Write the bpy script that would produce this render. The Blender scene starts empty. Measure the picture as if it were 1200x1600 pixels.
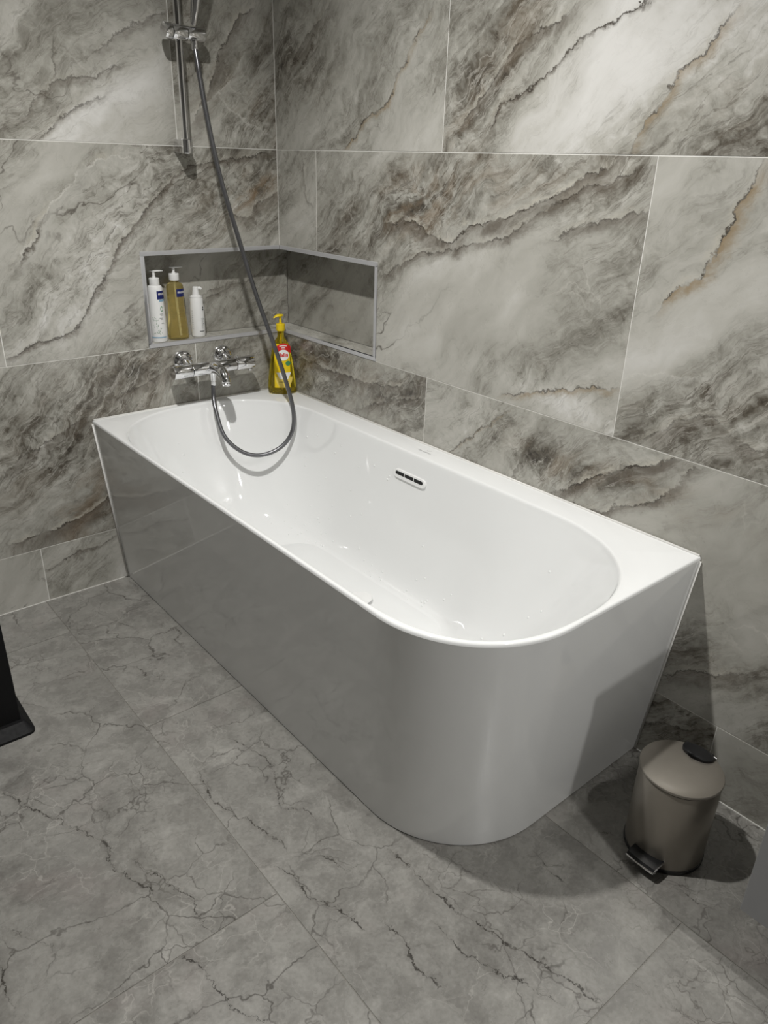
import bpy, bmesh, math, random
from mathutils import Vector, Matrix, noise
random.seed(7)
PI = math.pi
scene = bpy.context.scene
C = scene.collection

# ------------------------------------------------------------------ camera, light, exposure
FPX = 1180.49
CAM = Vector((-1.5175, -2.3760, 1.3710))
RIGHT = Vector((0.7670, -0.6410, 0.0280)).normalized()
FWD = Vector((0.5910, 0.6890, -0.4200)).normalized()
RIGHT = (RIGHT - FWD * RIGHT.dot(FWD)).normalized()
UP = RIGHT.cross(FWD).normalized()
cd = bpy.data.cameras.new('camera')
cam = bpy.data.objects.new('camera', cd)
C.objects.link(cam)
cd.sensor_fit = 'VERTICAL'
cd.sensor_height = 36.0
cd.lens = FPX / 1600.0 * 36.0
cd.clip_start = 0.02
m = Matrix((RIGHT, UP, -FWD)).transposed().to_4x4()
m.translation = CAM
cam.matrix_world = m
scene.camera = cam

world = bpy.data.worlds.new('world')
scene.world = world
world.use_nodes = True
world.node_tree.nodes['Background'].inputs[0].default_value = (0.5, 0.5, 0.5, 1)
world.node_tree.nodes['Background'].inputs[1].default_value = 0.05

scene.view_settings.view_transform = 'Standard'
scene.view_settings.look = 'None'
scene.view_settings.gamma = 1.0
scene.view_settings.use_curve_mapping = False
scene.view_settings.exposure = 1.04

CEIL = 2.45
# recessed downlights of the room: x, y, watts
DOWNLIGHTS = [(-1.00, -1.15, 64), (-0.85, -3.45, 43), (-0.45, -2.90, 22)]
LIGHT_COL = (1.0, 0.990, 0.962)


def pix(u, ax, val):
    """photo pixel -> point on the plane coordinate[ax] == val"""
    d = RIGHT * ((u[0] - 600) / FPX) - UP * ((u[1] - 800) / FPX) + FWD
    t = (val - CAM[ax]) / d[ax]
    return CAM + d * t


# ------------------------------------------------------------------ node helpers
class NT:
    def __init__(self, name):
        self.m = bpy.data.materials.new(name)
        self.m.use_nodes = True
        self.t = self.m.node_tree
        self.n = self.t.nodes
        self.b = self.n['Principled BSDF']

    def new(self, typ, **kw):
        nd = self.n.new(typ)
        for k, v in kw.items():
            setattr(nd, k, v)
        return nd

    def link(self, a, b):
        self.t.links.new(a, b)

    def put(self, sock, v):
        if hasattr(v, 'is_output') or isinstance(v, bpy.types.NodeSocket):
            self.link(v, sock)
        else:
            sock.default_value = v

    def math(self, op, a, b=None, c=None, clamp=False):
        nd = self.new('ShaderNodeMath', operation=op, use_clamp=clamp)
        self.put(nd.inputs[0], a)
        if b is not None:
            self.put(nd.inputs[1], b)
        if c is not None:
            self.put(nd.inputs[2], c)
        return nd.outputs[0]

    def vmath(self, op, a, b=None, scale=None):
        nd = self.new('ShaderNodeVectorMath', operation=op)
        self.put(nd.inputs[0], a)
        if b is not None:
            self.put(nd.inputs[1], b)
        if scale is not None:
            self.put(nd.inputs['Scale'], scale)
        return nd.outputs[0]

    def noise(self, vec, scale, detail=4, rough=0.55, dist=0.0, color=False):
        nd = self.new('ShaderNodeTexNoise')
        self.put(nd.inputs['Vector'], vec)
        nd.inputs['Scale'].default_value = scale
        nd.inputs['Detail'].default_value = detail
        nd.inputs['Roughness'].default_value = rough
        nd.inputs['Distortion'].default_value = dist
        return nd.outputs['Color' if color else 'Fac']

    def smooth(self, v, a, b, lo=0.0, hi=1.0):
        nd = self.new('ShaderNodeMapRange', interpolation_type='SMOOTHSTEP')
        self.put(nd.inputs[0], v)
        self.put(nd.inputs[1], a)
        self.put(nd.inputs[2], b)
        self.put(nd.inputs[3], lo)
        self.put(nd.inputs[4], hi)
        return nd.outputs[0]

    def mix(self, fac, a, b, blend='MIX'):
        nd = self.new('ShaderNodeMix', data_type='RGBA', blend_type=blend)
        self.put(nd.inputs[0], fac)
        self.put(nd.inputs[6], a)
        self.put(nd.inputs[7], b)
        return nd.outputs[2]

    def ramp(self, fac, stops):
        nd = self.new('ShaderNodeValToRGB')
        el = nd.color_ramp.elements
        while len(el) < len(stops):
            el.new(0.5)
        for e, (p, c) in zip(el, stops):
            e.position = p
            e.color = (*c, 1)
        self.link(fac, nd.inputs[0])
        return nd.outputs[0]

    def mapping(self, vec, rot=0.0, sc=(1, 1, 1)):
        nd = self.new('ShaderNodeMapping')
        self.put(nd.inputs[0], vec)
        nd.inputs['Rotation'].default_value = (0, 0, rot)
        nd.inputs['Scale'].default_value = sc
        return nd.outputs[0]

    def attr(self, name, kind='GEOMETRY'):
        return self.new('ShaderNodeAttribute', attribute_name=name, attribute_type=kind)

    def sep(self, v):
        nd = self.new('ShaderNodeSeparateXYZ')
        self.put(nd.inputs[0], v)
        return nd.outputs

    def bump(self, h, strength=0.2, dist=0.002):
        nd = self.new('ShaderNodeBump')
        nd.inputs['Strength'].default_value = strength
        nd.inputs['Distance'].default_value = dist
        self.link(h, nd.inputs['Height'])
        self.link(nd.outputs[0], self.b.inputs['Normal'])


def plain(name, col, rough=0.5, metal=0.0, coat=0.0, trans=0.0, ior=1.45, var=0.04, vscale=30.0, spec=0.5):
    t = NT(name)
    co = t.new('ShaderNodeTexCoord').outputs['Object']
    n = t.noise(co, vscale, 3)
    dark = tuple(c * (1 - var) for c in col)
    lite = tuple(min(1, c * (1 + var)) for c in col)
    t.link(t.ramp(n, [(0.3, dark), (0.7, lite)]), t.b.inputs['Base Color'])
    b = t.b
    b.inputs['Metallic'].default_value = metal
    b.inputs['Coat Weight'].default_value = coat
    b.inputs['Coat Roughness'].default_value = 0.04
    b.inputs['Transmission Weight'].default_value = trans
    b.inputs['IOR'].default_value = ior
    b.inputs['Specular IOR Level'].default_value = spec
    n2 = t.noise(co, vscale * 2.3, 2)
    t.link(t.smooth(n2, 0.2, 0.8, rough * 0.9, rough * 1.1), b.inputs['Roughness'])
    return t.m


WALL_VEINS = 4
FLOOR_VEINS = 8


def wall_marble():
    t = NT('wall_marble_tile')
    uv = t.new('ShaderNodeUVMap').outputs[0]
    seed = t.attr('seed', 'OBJECT').outputs['Fac']
    off = t.vmath('SCALE', (1.0, 1.7, 0.31), scale=seed)
    p = t.vmath('ADD', uv, off)
    tone = t.sep(t.attr('tone').outputs['Vector'])
    # warp
    wn = t.noise(p, 2.3, 3, 0.5, color=True)
    w = t.vmath('SCALE', t.vmath('SUBTRACT', wn, (0.5, 0.5, 0.5)), scale=0.22)
    wn2 = t.noise(p, 9.0, 4, 0.6, color=True)
    w2 = t.vmath('SCALE', t.vmath('SUBTRACT', wn2, (0.5, 0.5, 0.5)), scale=0.06)
    pw = t.vmath('ADD', t.vmath('ADD', p, w), w2)
    q = t.mapping(pw, -math.radians(40), (1, 1, 1))
    q1 = t.mapping(q, 0, (1.0, 2.7, 1))
    q2 = t.mapping(q, 0, (2.2, 11.0, 1))
    broad = t.noise(q1, 1.7, 7, 0.56)
    streak = t.noise(q2, 1.6, 7, 0.66)
    fine = t.noise(pw, 26.0, 4, 0.65)
    lam = t.math('MULTIPLY_ADD', t.math('SUBTRACT', broad, 0.5), 1.15, 0.595)
    turb = t.math('MAXIMUM', t.math('ADD', tone[2], t.smooth(broad, 0.60, 0.42, 0.16, 0.60)), 0.05)
    lam = t.math('ADD', lam, t.math('MULTIPLY', t.math('MULTIPLY', t.math('SUBTRACT', streak, 0.5), 1.75), turb))
    lam = t.math('ADD', lam, t.math('MULTIPLY', t.math('MULTIPLY', t.math('SUBTRACT', fine, 0.5), 1.05), turb))
    rub = t.noise(t.vmath('ADD', pw, w2), 55.0, 5, 0.7)
    lam = t.math('ADD', lam, t.math('MULTIPLY', t.math('MULTIPLY', t.math('SUBTRACT', rub, 0.5), 0.75), turb))
    lam = t.math('ADD', lam, tone[0])
    col = t.ramp(lam, [(0.0, (0.040, 0.034, 0.027)), (0.22, (0.120, 0.108, 0.088)), (0.42, (0.250, 0.240, 0.209)),
                       (0.58, (0.362, 0.352, 0.314)), (0.75, (0.485, 0.473, 0.432)), (1.0, (0.70, 0.69, 0.665))])
    # fine directional scratches in the restless zones
    q3 = t.mapping(q, 0, (3.0, 26.0, 1))
    sc1 = t.math('ABSOLUTE', t.math('SUBTRACT', t.noise(q3, 1.3, 5, 0.6), 0.5))
    col = t.mix(t.math('MULTIPLY', t.smooth(sc1, 0.022, 0.0), t.math('MULTIPLY', turb, 0.75, clamp=True)), col, (0.085, 0.072, 0.057, 1))
    sc2 = t.math('ABSOLUTE', t.math('SUBTRACT', t.noise(t.vmath('ADD', q3, (4.1, 2.2, 0)), 1.0, 6, 0.62), 0.5))
    col = t.mix(t.math('MULTIPLY', t.smooth(sc2, 0.018, 0.0), t.math('MULTIPLY', turb, 0.6, clamp=True)), col, (0.52, 0.50, 0.455, 1))
    # ochre / brown stains
    br = t.math('MULTIPLY', tone[1], t.smooth(t.noise(q1, 5.0, 4, 0.65), 0.42, 0.66))
    col = t.mix(br, col, (0.215, 0.150, 0.090, 1))
    # thin dark and white natural hairlines
    h = t.noise(q1, 1.1, 6, 0.52)
    hl = t.math('ABSOLUTE', t.math('SUBTRACT', h, 0.47))
    hmask = t.smooth(t.noise(p, 1.6, 2), 0.48, 0.66)
    col = t.mix(t.math('MULTIPLY', t.smooth(hl, 0.006, 0.0), t.math('MULTIPLY', hmask, 0.8)), col, (0.075, 0.062, 0.050, 1))
    vor = t.new('ShaderNodeTexVoronoi', feature='DISTANCE_TO_EDGE')
    t.link(t.vmath('ADD', pw, w2), vor.inputs['Vector'])
    vor.inputs['Scale'].default_value = 5.5
    wmask = t.math('MULTIPLY', t.smooth(t.noise(p, 3.1, 2), 0.54, 0.72), 0.45)
    col = t.mix(t.math('MULTIPLY', t.smooth(vor.outputs['Distance'], 0.022, 0.0), wmask), col, (0.58, 0.56, 0.51, 1))
    # named veins: signed distance, strength, shaded band width, kind (0 dark crack, 1 ochre crack, 2 pale line)
    j1 = t.math('MULTIPLY', t.math('SUBTRACT', t.noise(p, 13.0, 7, 0.72), 0.5), 0.075)
    j2 = t.math('MULTIPLY', t.math('SUBTRACT', t.noise(p, 70.0, 4, 0.65), 0.5), 0.012)
    jit = t.math('ADD', j1, j2)
    rag = t.noise(q2, 3.0, 4, 0.7)
    patchy = t.smooth(t.noise(p, 21.0, 2), 0.34, 0.54, 0.15, 1.0)
    for k in range(WALL_VEINS):
        a = t.attr('vein%d' % k)
        s = t.sep(a.outputs['Vector'])
        kind = t.attr('kind%d' % k).outputs['Fac']
        d = t.math('ADD', s[0], jit)
        st = s[1]
        bw = t.math('MAXIMUM', s[2], 0.002)
        ad = t.math('ABSOLUTE', d)
        # band on the lower side of the crack
        below = t.math('MULTIPLY', t.smooth(d, 0.001, -0.003), t.smooth(d, t.math('MULTIPLY', bw, -1.0), t.math('MULTIPLY', bw, -0.15)))
        bfac = t.math('MULTIPLY', t.math('MULTIPLY', below, st), t.smooth(rag, 0.30, 0.62, 0.25, 0.85))
        isd = t.math('SUBTRACT', 1.0, t.math('MINIMUM', kind, 1.0))
        bandcol = t.mix(t.math('MINIMUM', kind, 1.0), (0.105, 0.086, 0.066, 1), (0.270, 0.195, 0.105, 1))
        ispale = t.math('SUBTRACT', t.math('MAXIMUM', kind, 1.0), 1.0)
        bandcol = t.mix(ispale, bandcol, (0.50, 0.49, 0.45, 1))
        col = t.mix(bfac, col, bandcol)
        # pale lip above the crack
        lip = t.math('MULTIPLY', t.smooth(d, 0.0005, 0.003), t.smooth(d, 0.020, 0.004))
        col = t.mix(t.math('MULTIPLY', t.math('MULTIPLY', t.math('MULTIPLY', lip, st), t.smooth(bw, 0.015, 0.05, 0.25, 0.8)), t.smooth(rag, 0.42, 0.6)), col, (0.50, 0.475, 0.41, 1))
        # the crack itself
        core = t.math('MULTIPLY', t.smooth(ad, 0.0036, 0.0006), st)
        core = t.math('MULTIPLY', core, patchy)
        corecol = t.mix(ispale, (0.050, 0.040, 0.031, 1), (0.60, 0.585, 0.54, 1))
        col = t.mix(core, col, corecol)
    t.link(col, t.b.inputs['Base Color'])
    t.link(t.smooth(fine, 0.3, 0.7, 0.26, 0.34), t.b.inputs['Roughness'])
    t.b.inputs['Specular IOR Level'].default_value = 0.45
    t.bump(fine, 0.05, 0.001)
    return t.m


def floor_marble():
    t = NT('floor_marble_tile')
    uv = t.new('ShaderNodeUVMap').outputs[0]
    seed = t.attr('seed', 'OBJECT').outputs['Fac']
    p = t.vmath('ADD', uv, t.vmath('SCALE', (1.3, 0.7, 0.43), scale=seed))
    wn = t.noise(p, 6.0, 4, 0.6, color=True)
    w = t.vmath('SCALE', t.vmath('SUBTRACT', wn, (0.5, 0.5, 0.5)), scale=0.13)
    wn2 = t.noise(p, 40.0, 3, 0.6, color=True)
    w2 = t.vmath('SCALE', t.vmath('SUBTRACT', wn2, (0.5, 0.5, 0.5)), scale=0.018)
    pw = t.vmath('ADD', t.vmath('ADD', p, w), w2)
    broad = t.noise(pw, 2.6, 6, 0.62)
    mott = t.noise(pw, 14.0, 5, 0.68)
    fine = t.noise(p, 120.0, 4, 0.6)
    lam = t.math('ADD', t.math('MULTIPLY_ADD', t.math('SUBTRACT', broad, 0.5), 0.9, 0.5),
                 t.math('MULTIPLY', t.math('SUBTRACT', mott, 0.5), 1.15))
    lam = t.math('ADD', lam, t.math('MULTIPLY', t.math('SUBTRACT', fine, 0.5), 0.5))
    col = t.ramp(lam, [(0.1, (0.130, 0.124, 0.113)), (0.45, (0.216, 0.209, 0.192)), (0.7, (0.286, 0.277, 0.256)),
                       (1.0, (0.40, 0.385, 0.36))])
    # faint pink-brown blush
    col = t.mix(t.math('MULTIPLY', t.smooth(t.noise(p, 4.5, 3), 0.56, 0.74), 0.25), col, (0.235, 0.195, 0.185, 1))
    # pale hairline network
    for sc, lo, hi, wd, c, amt in ((7.0, 0.48, 0.64, 0.010, (0.40, 0.385, 0.355, 1), 0.45),
                                   (14.0, 0.48, 0.62, 0.024, (0.40, 0.385, 0.355, 1), 0.5),
                                   (4.6, 0.47, 0.58, 0.012, (0.060, 0.054, 0.047, 1), 0.8),
                                   (9.0, 0.49, 0.60, 0.018, (0.075, 0.068, 0.060, 1), 0.7),
                                   (17.0, 0.53, 0.64, 0.026, (0.085, 0.077, 0.068, 1), 0.65)):
        v = t.new('ShaderNodeTexVoronoi', feature='DISTANCE_TO_EDGE')
        t.link(t.vmath('ADD', pw, (sc * 0.37, sc * 1.1, 0)), v.inputs['Vector'])
        v.inputs['Scale'].default_value = sc
        mk = t.smooth(t.noise(t.vmath('ADD', p, (sc, sc * 2, 0)), 3.4, 3), lo, hi)
        col = t.mix(t.math('MULTIPLY', t.math('MULTIPLY', t.smooth(v.outputs['Distance'], wd, 0.0), mk), amt), col, c)
    j1 = t.math('MULTIPLY', t.math('SUBTRACT', t.noise(p, 24.0, 6, 0.70), 0.5), 0.050)
    j2 = t.math('MULTIPLY', t.math('SUBTRACT', t.noise(p, 120.0, 3, 0.65), 0.5), 0.011)
    jit = t.math('ADD', j1, j2)
    gap = t.noise(p, 26.0, 3)
    for k in range(FLOOR_VEINS):
        a = t.attr('vein%d' % k)
        s = t.sep(a.outputs['Vector'])
        d = t.math('ABSOLUTE', t.math('ADD', s[0], jit))
        wd = t.math('MULTIPLY', t.smooth(gap, 0.40, 0.70, 0.0008, 0.0046), s[1])
        core = t.math('MULTIPLY', t.smooth(d, wd, t.math('MULTIPLY', wd, 0.35)), t.math('MINIMUM', t.math('MULTIPLY', s[1], 1.3), 0.92))
        halo = t.math('MULTIPLY', t.smooth(d, 0.016, 0.002), t.math('MULTIPLY', s[1], 0.20))
        col = t.mix(halo, col, (0.12, 0.110, 0.098, 1))
        col = t.mix(core, col, (0.034, 0.030, 0.025, 1))
    t.link(col, t.b.inputs['Base Color'])
    t.link(t.smooth(mott, 0.3, 0.7, 0.22, 0.34), t.b.inputs['Roughness'])
    t.bump(mott, 0.08, 0.002)
    return t.m


M = {}
M['wall'] = wall_marble()
M['floor'] = floor_marble()
M['grout'] = plain('light_grout', (0.78, 0.77, 0.73), 0.8, var=0.06)
M['floor_grout'] = plain('grey_grout', (0.20, 0.19, 0.17), 0.8, var=0.1)
M['acrylic'] = plain('white_acrylic', (0.80, 0.805, 0.80), 0.035, coat=0.4, var=0.006, vscale=3)
M['silicone'] = plain('white_silicone', (0.72, 0.71, 0.68), 0.4)
M['chrome'] = plain('chrome', (0.80, 0.80, 0.81), 0.07, metal=1.0, var=0.01)
M['hose'] = plain('satin_steel_hose', (0.17, 0.17, 0.178), 0.30, metal=0.75, var=0.04)
M['alu'] = plain('satin_aluminium_trim', (0.50, 0.50, 0.51), 0.42, metal=0.25, var=0.03)
M['black'] = plain('black_plastic', (0.012, 0.012, 0.013), 0.35)
M['black_matt'] = plain('matt_black_coating', (0.006, 0.006, 0.0065), 0.6, spec=0.25)
M['slot'] = plain('dark_slot', (0.006, 0.006, 0.006), 0.6)
M['taupe'] = plain('taupe_lacquer', (0.315, 0.288, 0.250), 0.36, metal=0.62, coat=0.15, var=0.02)
M['white_plastic'] = plain('white_plastic', (0.80, 0.80, 0.79), 0.3, var=0.01)
M['paint'] = plain('white_ceiling_paint', (0.78, 0.77, 0.75), 0.8, var=0.02, vscale=5)
M['wall_plain'] = plain('grey_wall_finish', (0.15, 0.147, 0.14), 0.45, var=0.08, vscale=4)
M['vanity'] = plain('grey_vanity_lacquer', (0.26, 0.26, 0.265), 0.3, var=0.02)
M['vanity_top'] = plain('pale_worktop', (0.62, 0.61, 0.59), 0.3, var=0.03)
M['blue_print'] = plain('navy_print', (0.010, 0.018, 0.12), 0.4)
M['lightblue_print'] = plain('pale_blue_print', (0.22, 0.40, 0.55), 0.4)
M['grey_print'] = plain('grey_print', (0.30, 0.32, 0.31), 0.5)
M['dark_print'] = plain('black_print', (0.03, 0.03, 0.03), 0.5)
M['green_print'] = plain('green_print', (0.06, 0.25, 0.10), 0.4)
M['sage_print'] = plain('sage_print', (0.33, 0.42, 0.34), 0.5)
M['red_print'] = plain('red_print', (0.60, 0.020, 0.018), 0.4)
M['white_print'] = plain('white_print', (0.82, 0.81, 0.78), 0.4)
M['yellow_plastic'] = plain('yellow_plastic', (0.82, 0.60, 0.010), 0.3, var=0.02)
M['yellow_print'] = plain('pale_yellow_print', (0.80, 0.62, 0.12), 0.4)
M['logo'] = plain('grey_logo_print', (0.33, 0.33, 0.33), 0.5)


def liquid_mat(name, col, dens):
    t = NT(name)
    t.b.inputs['Base Color'].default_value = (*col, 1)
    co = t.new('ShaderNodeTexCoord').outputs['Object']
    t.link(t.smooth(t.noise(co, 20, 2), 0.3, 0.7, 0.03, 0.06), t.b.inputs['Roughness'])
    t.b.inputs['Transmission Weight'].default_value = dens
    t.b.inputs['IOR'].default_value = 1.40
    return t.m


M['oil'] = liquid_mat('amber_oil_bottle', (0.86, 0.72, 0.30), 0.86)
M['shampoo'] = liquid_mat('yellow_shampoo_bottle', (0.95, 0.78, 0.05), 0.93)
t_ = NT('water')
t_.b.inputs['Base Color'].default_value = (0.82, 0.825, 0.82, 1)
t_.b.inputs['Roughness'].default_value = 0.02
t_.b.inputs['IOR'].default_value = 1.45
t_.b.inputs['Coat Weight'].default_value = 0.5
t_.b.inputs['Coat Roughness'].default_value = 0.02
M['water'] = t_.m
t_ = NT('lamp_glow')
t_.b.inputs['Base Color'].default_value = (1, 1, 1, 1)
t_.b.inputs['Emission Color'].default_value = (*LIGHT_COL, 1)
t_.b.inputs['Emission Strength'].default_value = 12.0
M['lamp'] = t_.m


# ------------------------------------------------------------------ mesh helpers
class MB:
    def __init__(self):
        self.v = []
        self.f = []
        self.smooth = []

    def add(self, vs, fs, smooth=False):
        o = len(self.v)
        self.v += [tuple(x) for x in vs]
        self.f += [tuple(i + o for i in f) for f in fs]
        self.smooth += [smooth] * len(fs)
        return self

    def box(self, a, b):
        x0, y0, z0 = a
        x1, y1, z1 = b
        vs = [(x0, y0, z0), (x1, y0, z0), (x1, y1, z0), (x0, y1, z0), (x0, y0, z1), (x1, y0, z1), (x1, y1, z1), (x0, y1, z1)]
        return self.add(vs, [(0, 3, 2, 1), (4, 5, 6, 7), (0, 1, 5, 4), (1, 2, 6, 5), (2, 3, 7, 6), (3, 0, 4, 7)])

    def rings(self, rings, cap0=False, cap1=False, closed=True, smooth=True):
        n = len(rings[0])
        vs = [p for r in rings for p in r]
        fs = []
        for i in range(len(rings) - 1):
            for j in range(n if closed else n - 1):
                k = (j + 1) % n
                fs.append((i * n + j, i * n + k, (i + 1) * n + k, (i + 1) * n + j))
        self.add(vs, fs, smooth)
        if cap0:
            self.add(rings[0], [tuple(reversed(range(n)))])
        if cap1:
            self.add(rings[-1], [tuple(range(n))])
        return self

    def lathe(self, prof, c=(0, 0, 0), n=40, sx=1.0, sy=1.0, rot=0.0, power=2.0, cap0=True, cap1=True):
        rs = []
        for r, z in prof:
            ring = []
            for i in range(n):
                a = 2 * PI * i / n
                ca, sa = math.cos(a), math.sin(a)
                ca = math.copysign(abs(ca) ** (2 / power), ca)
                sa = math.copysign(abs(sa) ** (2 / power), sa)
                x, y = r * sx * ca, r * sy * sa
                ring.append((c[0] + x * math.cos(rot) - y * math.sin(rot), c[1] + x * math.sin(rot) + y * math.cos(rot), c[2] + z))
            rs.append(ring)
        return self.rings(rs, cap0, cap1)

    def tube(self, pts, rad, n=16, cap=True):
        pts = [Vector(p) for p in pts]
        if not hasattr(rad, '__len__'):
            rad = [rad] * len(pts)
        rs = []
        prev = None
        for i, p in enumerate(pts):
            d = (pts[min(i + 1, len(pts) - 1)] - pts[max(i - 1, 0)]).normalized()
            if prev is None:
                a = Vector((0, 0, 1)) if abs(d.z) < 0.9 else Vector((1, 0, 0))
                u = d.cross(a).normalized()
            else:
                u = (prev - d * prev.dot(d)).normalized()
            prev = u
            w = d.cross(u)
            rs.append([tuple(p + (u * math.cos(2 * PI * k / n) + w * math.sin(2 * PI * k / n)) * rad[i]) for k in range(n)])
        return self.rings(rs, cap, cap)

    def build(self, name, mat, parent=None, bevel=0.0, seg=2, recalc=True, sharp=35):
        me = bpy.data.meshes.new(name)
        me.from_pydata(self.v, [], self.f)
        me.update()
        bm = bmesh.new()
        bm.from_mesh(me)
        for f, s in zip(bm.faces, self.smooth):
            f.smooth = s
        bmesh.ops.remove_doubles(bm, verts=bm.verts, dist=1e-6)
        if recalc:
            bmesh.ops.recalc_face_normals(bm, faces=bm.faces)
        if bevel:
            ed = [e for e in bm.edges if len(e.link_faces) == 2 and e.calc_face_angle(0) > 0.5]
            bmesh.ops.bevel(bm, geom=ed, offset=bevel, segments=seg, profile=0.5, affect='EDGES')
            for f in bm.faces:
                f.smooth = True
        for e in bm.edges:
            if len(e.link_faces) == 2 and e.calc_face_angle(0) > math.radians(sharp):
                e.smooth = False
        bm.to_mesh(me)
        bm.free()
        ob = bpy.data.objects.new(name, me)
        me.materials.append(M[mat] if isinstance(mat, str) else mat)
        C.objects.link(ob)
        if parent:
            ob.parent = parent
            ob.matrix_parent_inverse = Matrix.Translation(parent.location).inverted()
        return ob


def thing(name, label, cat, loc, group=None):
    o = bpy.data.objects.new(name, None)
    o.empty_display_size = 0.05
    C.objects.link(o)
    o.location = loc
    tag(o, label, cat, group)
    return o


def tag(o, label=None, cat=None, group=None, kind=None):
    if label:
        o['label'] = label
    if cat:
        o['category'] = cat
    if group:
        o['group'] = group
    if kind:
        o['kind'] = kind
    return o


def struct(o, label=None, cat=None):
    return tag(o, label, cat, kind='structure')


def catmull(pts, n=8):
    pts = [Vector(p) for p in pts]
    out = []
    for i in range(len(pts) - 1):
        p0 = pts[max(i - 1, 0)]
        p1, p2 = pts[i], pts[i + 1]
        p3 = pts[min(i + 2, len(pts) - 1)]
        for k in range(n):
            t = k / n
            out.append(0.5 * ((2 * p1) + (p2 - p0) * t + (2 * p0 - 5 * p1 + 4 * p2 - p3) * t * t + (3 * p1 - p0 - 3 * p2 + p3) * t ** 3))
    out.append(pts[-1])
    return out


def text_mesh(body, size, align='CENTER', bold=0.0):
    """text outline as flat vertices/faces in its own x,y (metres)"""
    cu = bpy.data.curves.new('text', 'FONT')
    cu.body = body
    cu.size = size
    cu.align_x = align
    cu.align_y = 'CENTER'
    cu.offset = bold
    cu.resolution_u = 3
    ob = bpy.data.objects.new('text', cu)
    C.objects.link(ob)
    dg = bpy.context.evaluated_depsgraph_get()
    me = ob.evaluated_get(dg).to_mesh()
    vs = [tuple(v.co) for v in me.vertices]
    fs = [tuple(p.vertices) for p in me.polygons]
    ob.evaluated_get(dg).to_mesh_clear()
    bpy.data.objects.remove(ob)
    bpy.data.curves.remove(cu)
    return vs, fs


# ------------------------------------------------------------------ tiled walls and floor
NZB, NZT = 0.7965, 1.0975          # niche opening
NL, NR, ND = -0.5125, -0.5432, 0.0937
H3, H2, H1, H0 = 0.1949, 0.7965, 1.3990, 2.0010
JT = 0.0028                        # joint width
XMIN, YMIN = -2.55, -4.30

# strokes: photo pixels on the wall, strength, band width (m), kind
STROKES_R = [
    ([(604, 352), (625, 340), (647, 346), (673, 372), (709, 378), (727, 353), (787, 344), (807, 328), (869, 309), (931, 267), (965, 250)], 1.0, 0.055, 0),
    ([(596, 430), (663, 398), (787, 372), (838, 340), (931, 287), (1015, 268)], 0.75, 0.03, 0),
    ([(862, 380), (890, 360), (937, 344), (1012, 335)], 0.7, 0.035, 0),
    ([(785, 618), (843, 608), (890, 611), (962, 604)], 0.75, 0.02, 1),
    ([(1032, 482), (1055, 447), (1097, 427), (1128, 380), (1153, 339), (1186, 262)], 0.95, 0.035, 1),
    ([(962, 602), (993, 585), (1050, 586), (1097, 590)], 0.6, 0.02, 2),
    ([(1000, 690), (1050, 660), (1110, 650), (1150, 690), (1200, 700)], 0.5, 0.06, 0),
    ([(762, 222), (772, 186), (784, 159), (830, 136), (868, 107), (888, 84), (920, 52), (1005, 13), (1026, -6)], 0.95, 0.012, 0),
    ([(985, 236), (1005, 201), (1031, 162), (1057, 117), (1109, 71), (1150, 16)], 0.8, 0.030, 1),
    ([(720, 200), (760, 140), (800, 85), (840, 50), (905, 5)], 0.8, 0.035, 0),
    ([(1110, 242), (1150, 215), (1200, 190)], 0.5, 0.04, 0),
    ([(540, 238), (563, 195), (608, 162), (621, 123), (647, 65), (672, 24)], 0.85, 0.018, 1),
    ([(444, 120), (470, 70), (500, 30), (520, 0)], 0.45, 0.06, 0),
    ([(700, 712), (745, 675), (797, 638)], 0.7, 0.008, 1),
    ([(858, 770), (911, 747), (983, 730), (1029, 724), (1066, 716)], 1.0, 0.045, 0),
    ([(862, 784), (942, 797), (1030, 786), (1065, 755), (1090, 732)], 0.9, 0.03, 0),
    ([(1030, 1052), (1070, 1048), (1111, 1052), (1160, 1056)], 0.7, 0.05, 0),
    ([(470, 560), (520, 580), (580, 600), (640, 605)], 0.7, 0.04, 0),
    ([(560, 640), (610, 625), (664, 622)], 0.6, 0.03, 0),
    ([(470, 240), (478, 300), (490, 330)], 0.4, 0.02, 0),
    ([(1000, 1128), (1040, 1130), (1080, 1140), (1115, 1140)], 0.7, 0.03, 0),
]
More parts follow.
